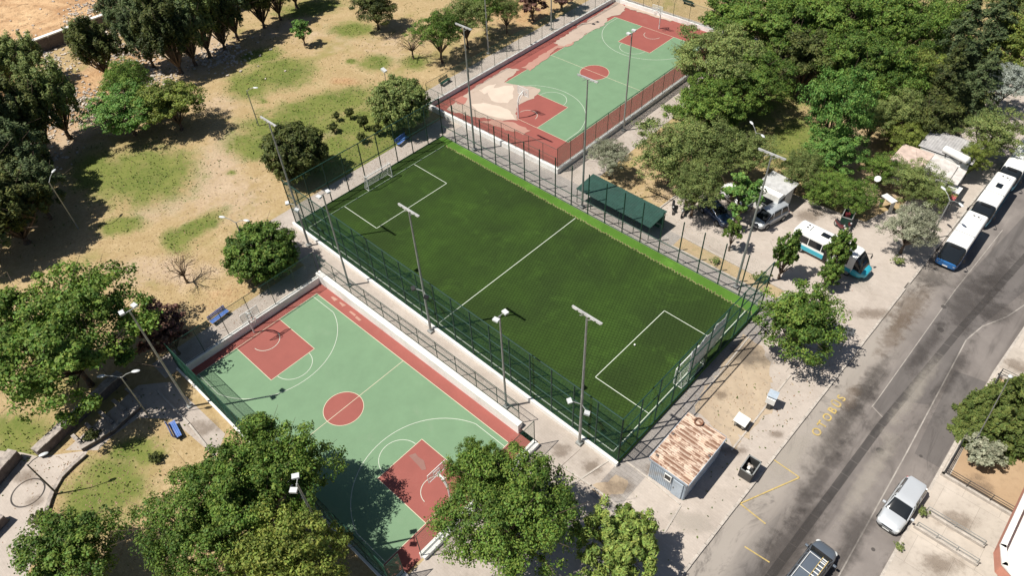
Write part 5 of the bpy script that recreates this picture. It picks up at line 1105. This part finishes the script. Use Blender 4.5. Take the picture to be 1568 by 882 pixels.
# ---------------------------------------------------------------- trees
L_MAIN = [
 # key, px, py, hz, R, H, label, name
 ('bigA', 85, 520, 6.5, 7.4, 11, 'largest leafy green tree filling the left edge above the stone walls', 'plane_tree'),
 ('plum', 232, 495, 3.6, 3.0, 5.6, 'reddish brown plum tree beside the leaning floodlight pole', 'plum_tree'),
 ('plum', 258, 515, 2.6, 1.9, 4.2, 'smaller dark plum tree next to the court fence corner', 'plum_tree'),
 ('broadA', 100, 842, 4.2, 3.7, 6.8, 'green tree at the bottom left corner below the lawn', 'broadleaf_tree'),
 ('bigA', 395, 728, 6.0, 4.9, 9.5, 'dark green tree overhanging the near left side of the sunken court', 'broadleaf_tree'),
 ('bigB', 318, 805, 5.5, 5.0, 9, 'broad green tree at the bottom, left half of the bottom clump', 'broadleaf_tree'),
 ('broadB_lime', 432, 842, 6.5, 3.9, 9.5, 'yellow green tree at the bottom edge in front of the sunken court', 'broadleaf_tree'),
 ('bigB', 782, 785, 6.0, 5.3, 10, 'large dusty green tree covering the near corner of the sunken court', 'broadleaf_tree'),
 ('bigB', 740, 720, 6.0, 2.6, 8.5, 'loose upper branches of a dusty green tree over the court corner', 'broadleaf_tree'),
 ('willow', 950, 832, 3.8, 3.35, 6.2, 'bright lime green drooping tree at the bottom beside the pavement', 'willow_tree'),
 ('denseB', 402, 390, 2.4, 4.1, 5.4, 'round dense green tree beside the top left corner of the sunken court', 'round_tree'),
 ('denseA', 452, 238, 3.0, 4.2, 6.8, 'round dense dark tree at the far left corner of the pitch', 'round_tree'),
 ('denseO', 611, 160, 3.4, 4.2, 6.8, 'round olive green tree behind the far end of the pitch', 'round_tree'),
 ('broadB', 190, 172, 3.4, 4.9, 6.8, 'bright green round tree in the left lawn, front one of three', 'broadleaf_tree'),
 ('broadA_y', 262, 160, 3.8, 4.6, 7.2, 'yellowish olive tree in the left lawn, right one of three', 'broadleaf_tree'),
 ('airy_mid', 195, 125, 4.4, 4.3, 7.5, 'paler green loose tree in the left lawn, rear one of three', 'broadleaf_tree'),
 ('smallA', 460, 42, 2.9, 1.7, 4.4, 'small palm like tree alone on the upper lawn', 'small_tree'),
 ('broadA_dark', 574, 10, 3.6, 3.8, 6.6, 'dark tree on the upper lawn at the top edge', 'broadleaf_tree'),
 ('airy_mid', 672, 52, 4.4, 4.6, 7.8, 'loose olive tree near the left corner of the worn court', 'olive_tree'),
 ('airyA', 712, 28, 4.6, 4.2, 7.8, 'olive tree behind the first floodlight pole of the worn court', 'olive_tree'),
 ('airy_mid', 742, 8, 4.6, 4.0, 7.6, 'olive tree at the top edge left of the worn court', 'olive_tree'),
 ('airyA', 775, 14, 3.8, 2.6, 6, 'slim olive tree with a visible trunk beside the worn court', 'olive_tree'),
 ('plum', 815, 2, 3.0, 2.6, 5, 'reddish dark tree at the top edge left of the worn court', 'plum_tree'),
 ('plum', 860, -12, 3.0, 3.0, 5, 'reddish tree at the top edge nearest the far end of the worn court', 'plum_tree'),
 ('sparse', 630, 68, 2.2, 2.2, 4.5, 'thin bare pinkish tree left of the olive trees on the upper lawn', 'bare_tree'),
 ('sparse', 276, 412, 2.0, 1.9, 3.8, 'small half bare tree leaning on the dry grass', 'bare_tree'),
 ('bigB_olive', 1105, 95, 6.5, 6.6, 10.5, 'broad olive green tree covering the far right corner of the worn court', 'broadleaf_tree'),
 ('bigA', 1082, 165, 5.5, 4.6, 9, 'green tree overhanging the right wall of the worn court', 'broadleaf_tree'),
 ('bigA', 1190, 40, 6.5, 6.5, 10.5, 'broad green tree at the top edge behind the olive green one', 'broadleaf_tree'),
 ('bigB', 1148, 122, 5.5, 5.2, 9, 'dusty green tree in the middle of the left part of the grove', 'broadleaf_tree'),
 ('bigA', 1275, 35, 6.5, 6.0, 11, 'wide green tree at the top edge in the middle of the grove', 'broadleaf_tree'),
 ('broadA_dark', 1238, 88, 5.5, 5.0, 9.5, 'deep green tree behind the tall bright tree of the grove', 'broadleaf_tree'),
 ('bigA', 1325, 95, 6.5, 5.6, 10.5, 'full green tree right behind the tall bright tree', 'broadleaf_tree'),
 ('broadB_mid', 1352, 22, 6.5, 6.0, 11, 'tall green tree at the top edge right of the grove centre', 'broadleaf_tree'),
 ('broadB_lime', 1405, 110, 5.0, 3.9, 8.5, 'light green tree between the dark grove and the conifers', 'broadleaf_tree'),
 ('broadC_mid', 1412, 45, 6, 4.8, 10, 'pale green tree left of the tall conifers', 'broadleaf_tree'),
 ('broadB', 1280, 175, 6.0, 3.9, 12.2, 'tall bright green tree standing out in front of the grove', 'tall_tree'),
 ('broadB', 1278, 235, 3.0, 3.5, 6.2, 'lower bright green tree at the foot of the tall bright one', 'broadleaf_tree'),
 ('conifer', 1462, 80, 5.0, 4.4, 12.5, 'tall layered conifer, left one behind the cafe', 'conifer_tree'),
 ('conifer', 1512, 60, 5.0, 4.6, 13, 'tall layered conifer, right one behind the cafe', 'conifer_tree'),
 ('conifer_dark', 1442, 140, 4.5, 4.0, 11, 'dark conifer nearest to the grey cafe roof', 'conifer_tree'),
 ('conifer', 1500, 135, 4.0, 3.6, 9.5, 'shorter conifer left of the silvery tree', 'conifer_tree'),
 ('broadA_y', 1565, 60, 5.5, 4.6, 9, 'yellow green tree at the top right corner', 'broadleaf_tree'),
 ('airyA', 1560, 5, 5.5, 5, 9, 'olive tree at the top right corner behind the yellow green one', 'olive_tree'),
 ('silver', 1540, 132, 3.6, 3.7, 6.6, 'silvery grey tree at the right edge above the buses', 'silver_tree'),
 ('broadA_dark', 1425, 182, 3.6, 3.4, 6.8, 'dark green tree right behind the corrugated cafe roof', 'broadleaf_tree'),
 ('airyA', 1378, 172, 4.0, 3.6, 7.2, 'olive tree left of the cafe roofs', 'olive_tree'),
 ('broadC', 1520, 205, 3.8, 4.0, 6.6, 'yellowish olive tree between the cafe and the buses', 'olive_tree'),
 ('airy_yellow', 1490, 245, 2.6, 1.9, 5, 'small olive tree at the corner of the cafe next to the buses', 'olive_tree'),
 ('airy_yellow', 1388, 212, 2.5, 2.7, 4.4, 'low yellow green shrub tree touching the pink cafe roof', 'shrub'),
 ('airyA', 1340, 185, 3.5, 2.9, 6.4, 'small olive tree right of the tall bright tree', 'olive_tree'),
 ('broadC', 1032, 235, 4.2, 5.0, 7.8, 'large olive tree right of the worn court walkway', 'olive_tree'),
 ('airyA', 1095, 225, 4.2, 4.4, 7.6, 'olive tree in the middle of the olive group', 'olive_tree'),
 ('airyA', 1066, 288, 3.8, 3.7, 7, 'olive tree shading the dark blue car', 'olive_tree'),
 ('airy_grey', 935, 243, 2.8, 2.9, 5.2, 'greyish olive tree left above the green shelter', 'olive_tree'),
 ('airyA', 1150, 240, 3.8, 3.6, 6.8, 'olive tree below the twin arm lamp', 'olive_tree'),
 ('smallA', 1138, 300, 3.6, 2.5, 6.2, 'fresh green tree left of the tall mast by the kiosk', 'broadleaf_tree'),
 ('small_mid', 1124, 352, 2.9, 1.1, 4.6, 'slim young tree with a bare trunk behind the far fence', 'young_tree'),
 ('columnA', 1203, 394, 2.9, 1.2, 6.0, 'slim column shaped tree left of the turquoise minibus', 'column_tree'),
 ('columnA', 1284, 385, 3.8, 1.25, 6.6, 'slim leaning tree in front of the turquoise minibus', 'column_tree'),
 ('columnA', 1270, 422, 1.8, 1.05, 3.4, 'short leafy tree just below the turquoise minibus', 'column_tree'),
 ('broadA', 1224, 494, 3.9, 4.05, 7.4, 'round green street tree on the pavement beside the near goal end', 'street_tree'),
 ('airyA', 1225, 262, 3.0, 3.0, 5.6, 'olive tree behind the kiosk roof', 'olive_tree'),
 ('broadC_mid', 1262, 290, 2.2, 2.7, 4.2, 'dark green bushy tree along the parking kerb, left one', 'broadleaf_tree'),
 ('broadC_mid', 1310, 302, 2.2, 2.7, 4.2, 'dark green bushy tree along the parking kerb, right one', 'broadleaf_tree'),
 ('broadC', 1395, 278, 2.6, 2.9, 5.0, 'olive green tree in front of the cafe roofs', 'olive_tree'),
 ('broadC_mid', 1350, 262, 2.4, 2.4, 4.6, 'leafy green tree beside the satellite dish', 'broadleaf_tree'),
 ('broadC', 1430, 300, 2.2, 2.1, 4.2, 'small olive tree between the red flap awning and the lamp', 'olive_tree'),
 ('airy_grey', 1396, 352, 3.2, 3.4, 5.8, 'grey green olive tree at the kerb beside the first bus', 'olive_tree'),
('cypress', 1508, 614, 2.0, 1.6, 4.0, 'feathery green cypress shrub at the street side corner of the garden', 'cypress_tree'),
 ('cypress', 1538, 604, 2.2, 1.8, 4.4, 'feathery green cypress shrub at the rear of the garden', 'cypress_tree'),
 ('cypress', 1562, 600, 2.2, 2.2, 4.6, 'feathery green cypress shrub at the frame edge, rear one', 'cypress_tree'),
 ('cypress', 1500, 648, 1.8, 1.6, 3.6, 'feathery green cypress shrub right above the grey bush, street side', 'cypress_tree'),
 ('cypress', 1532, 648, 2.2, 2.2, 4.4, 'feathery green cypress shrub in the middle of the garden clump', 'cypress_tree'),
 ('cypress', 1562, 655, 2.2, 2.2, 4.6, 'feathery green cypress shrub at the frame edge, front one', 'cypress_tree'),
 ('bigA', 1215, 25, 6.0, 5.0, 10, 'green tree filling the top edge between the two broad grove trees', 'broadleaf_tree'),
 ('broadB_mid', 1372, 130, 5.0, 3.9, 8.5, 'mid green tree in the gap left of the light green one', 'broadleaf_tree'),
 ('broadA', 1120, 25, 5.5, 5.0, 9, 'green tree at the top edge just right of the worn court corner', 'broadleaf_tree'),
 ('broadC_mid', 1455, 25, 6.0, 4.6, 10, 'green tree at the top edge behind the left tall conifer', 'broadleaf_tree'),
 ('bush_grey', 1507, 697, .9, 1.9, 2.4, 'round grey green bush on the bare garden soil', 'round_bush'),
]
for row in L_MAIN:
    tree(*row[:7], name=row[7], cat='shrub' if 'shrub' in row[7] or 'bush' in row[7] else 'tree')
TALL = [(300, 100, 11, 3.8, 'tallB', 'tall dark tree squeezed between the tallest one and its right neighbour'), (345, 76, 11, 3.6, 'tallA', 'tall dark tree fourth from the right in the top row'), (430, 30, 9.5, 3.4, 'tall_olive', 'tall olive tinted tree near the right end of the top row'), (205, 60, 9, 3.6, 'tallB', 'tall tree standing right at the retaining wall coping'), (55, 300, 10, 4.2, 'tallB', 'tall dark tree in the middle of the left shade'), (-5, 250, 11, 4.6, 'tallA', 'tall dark tree cut by the left edge above the lamp'), (-10, 400, 9, 4.6, 'tallB', 'tall dark tree cut by the left edge below the lamp'),
 (278, 112, 13, 4.3, 'tallA', 'tall drooping dark tree at the lawn edge, tallest at the top left'), (236, 104, 10.5, 3.6, 'tallB', 'tall dark tree just left of the tallest one'), (165, 118, 9.5, 3.9, 'tallA', 'tall dark tree in front of the long retaining wall'),
 (322, 88, 12.5, 3.9, 'tall_olive', 'tall loose tree just right of the tallest dark one'), (365, 62, 11.5, 3.8, 'tallB', 'tall loose tree third from the right in the top row'), (405, 42, 10.5, 3.6, 'tallA', 'tall dark tree second from the right in the top row'), (455, 12, 9.5, 3.6, 'tallB', 'tall tree at the right end of the top row'),
 (500, -18, 9.5, 3.6, 'tallA', 'tall tree at the top edge left of the dark lawn tree'), (108, 212, 11.5, 4.2, 'tall_olive', 'tall sparse tree rising over the rubble at the left'), (75, 242, 12, 4.0, 'tallA', 'tall dark tree with bare trunk at the left shade'), (28, 262, 12.5, 4.6, 'tallB', 'tall dark tree near the left edge over the shade'),
 (14, 335, 11, 5.0, 'tallA', 'tall dark tree at the left edge, second above the big green tree'), (42, 372, 10, 4.8, 'tallA', 'dark tree at the left edge just above the big green tree'), (78, 335, 8, 3.4, 'tallB', 'lower dark tree in the left shade near the single lamp'), (20, 150, 9, 4.4, 'tall_olive', 'tall olive coloured tree at the upper left edge'), (55, 130, 8, 3.6, 'tall_olive', 'olive coloured tree in front of the coping at upper left'), (340, 10, 10, 3.6, 'tallB', 'tall tree at the top edge behind the row')]
for px, py, H, Rr, key, lab in TALL: tree(key, 0, 0, 0, Rr, H, lab, 'tall_tree', base=(px, py))
for k, (px, py, r, h, lab) in enumerate(((515, 178, .95, 1.7, 'rear left'), (535, 173, 1.15, 2.0, 'rear middle'), (556, 187, 1.3, 2.6, 'tallest'), (510, 195, 1.2, 1.8, 'front left'), (554, 211, 1.2, 1.8, 'front'), (577, 198, 1.3, 2.1, 'rightmost'))):
    tree('bushA', px, py, h*.4, r*.72, h*.85, 'small dark shrub on the lawn by the pitch, %s of the six' % lab, 'lawn_shrub', group='small shrubs on the lawn', cat='shrub')
for k, (px, py, r, h, key, lab) in enumerate(((1170, 425, .9, 1.1, 'bush_olive', 'low olive bush at the foot of the mast in the narrow bed'), (1095, 400, .7, .7, 'bush_olive', 'dry low bush at the left end of the narrow bed'), (1375, 400, .8, 1.0, 'bush_olive', 'low bush in the white edged bed by the grey olive tree'),
    (1413, 785, .55, .9, 'bush_olive', 'weed bush at the upper ramp rail beside the silver car'), (1377, 838, .5, .5, 'bush_olive', 'yellowish weed at the road edge below the silver car'), (1525, 590, .8, .9, 'bush_olive', 'low bush at the top corner of the garden railing'), (238, 702, .7, .9, 'bushA', 'small shrub on the lawn near the lone blue bench'), (62, 795, 1.0, 1.0, 'bushA', 'low shrub at the end of the rough stone edge'),
    (142, 668, .8, 1.1, 'bushA', 'small shrub growing between the terraced steps'), (985, 192, .6, .8, 'bushA', 'small dark plant beside the green bench'), (1158, 425, .7, .8, 'bush_olive', 'second low olive bush in the narrow bed'))):
    tree(key, px, py, h*.4, r, h, lab, 'low_bush', cat='bush')
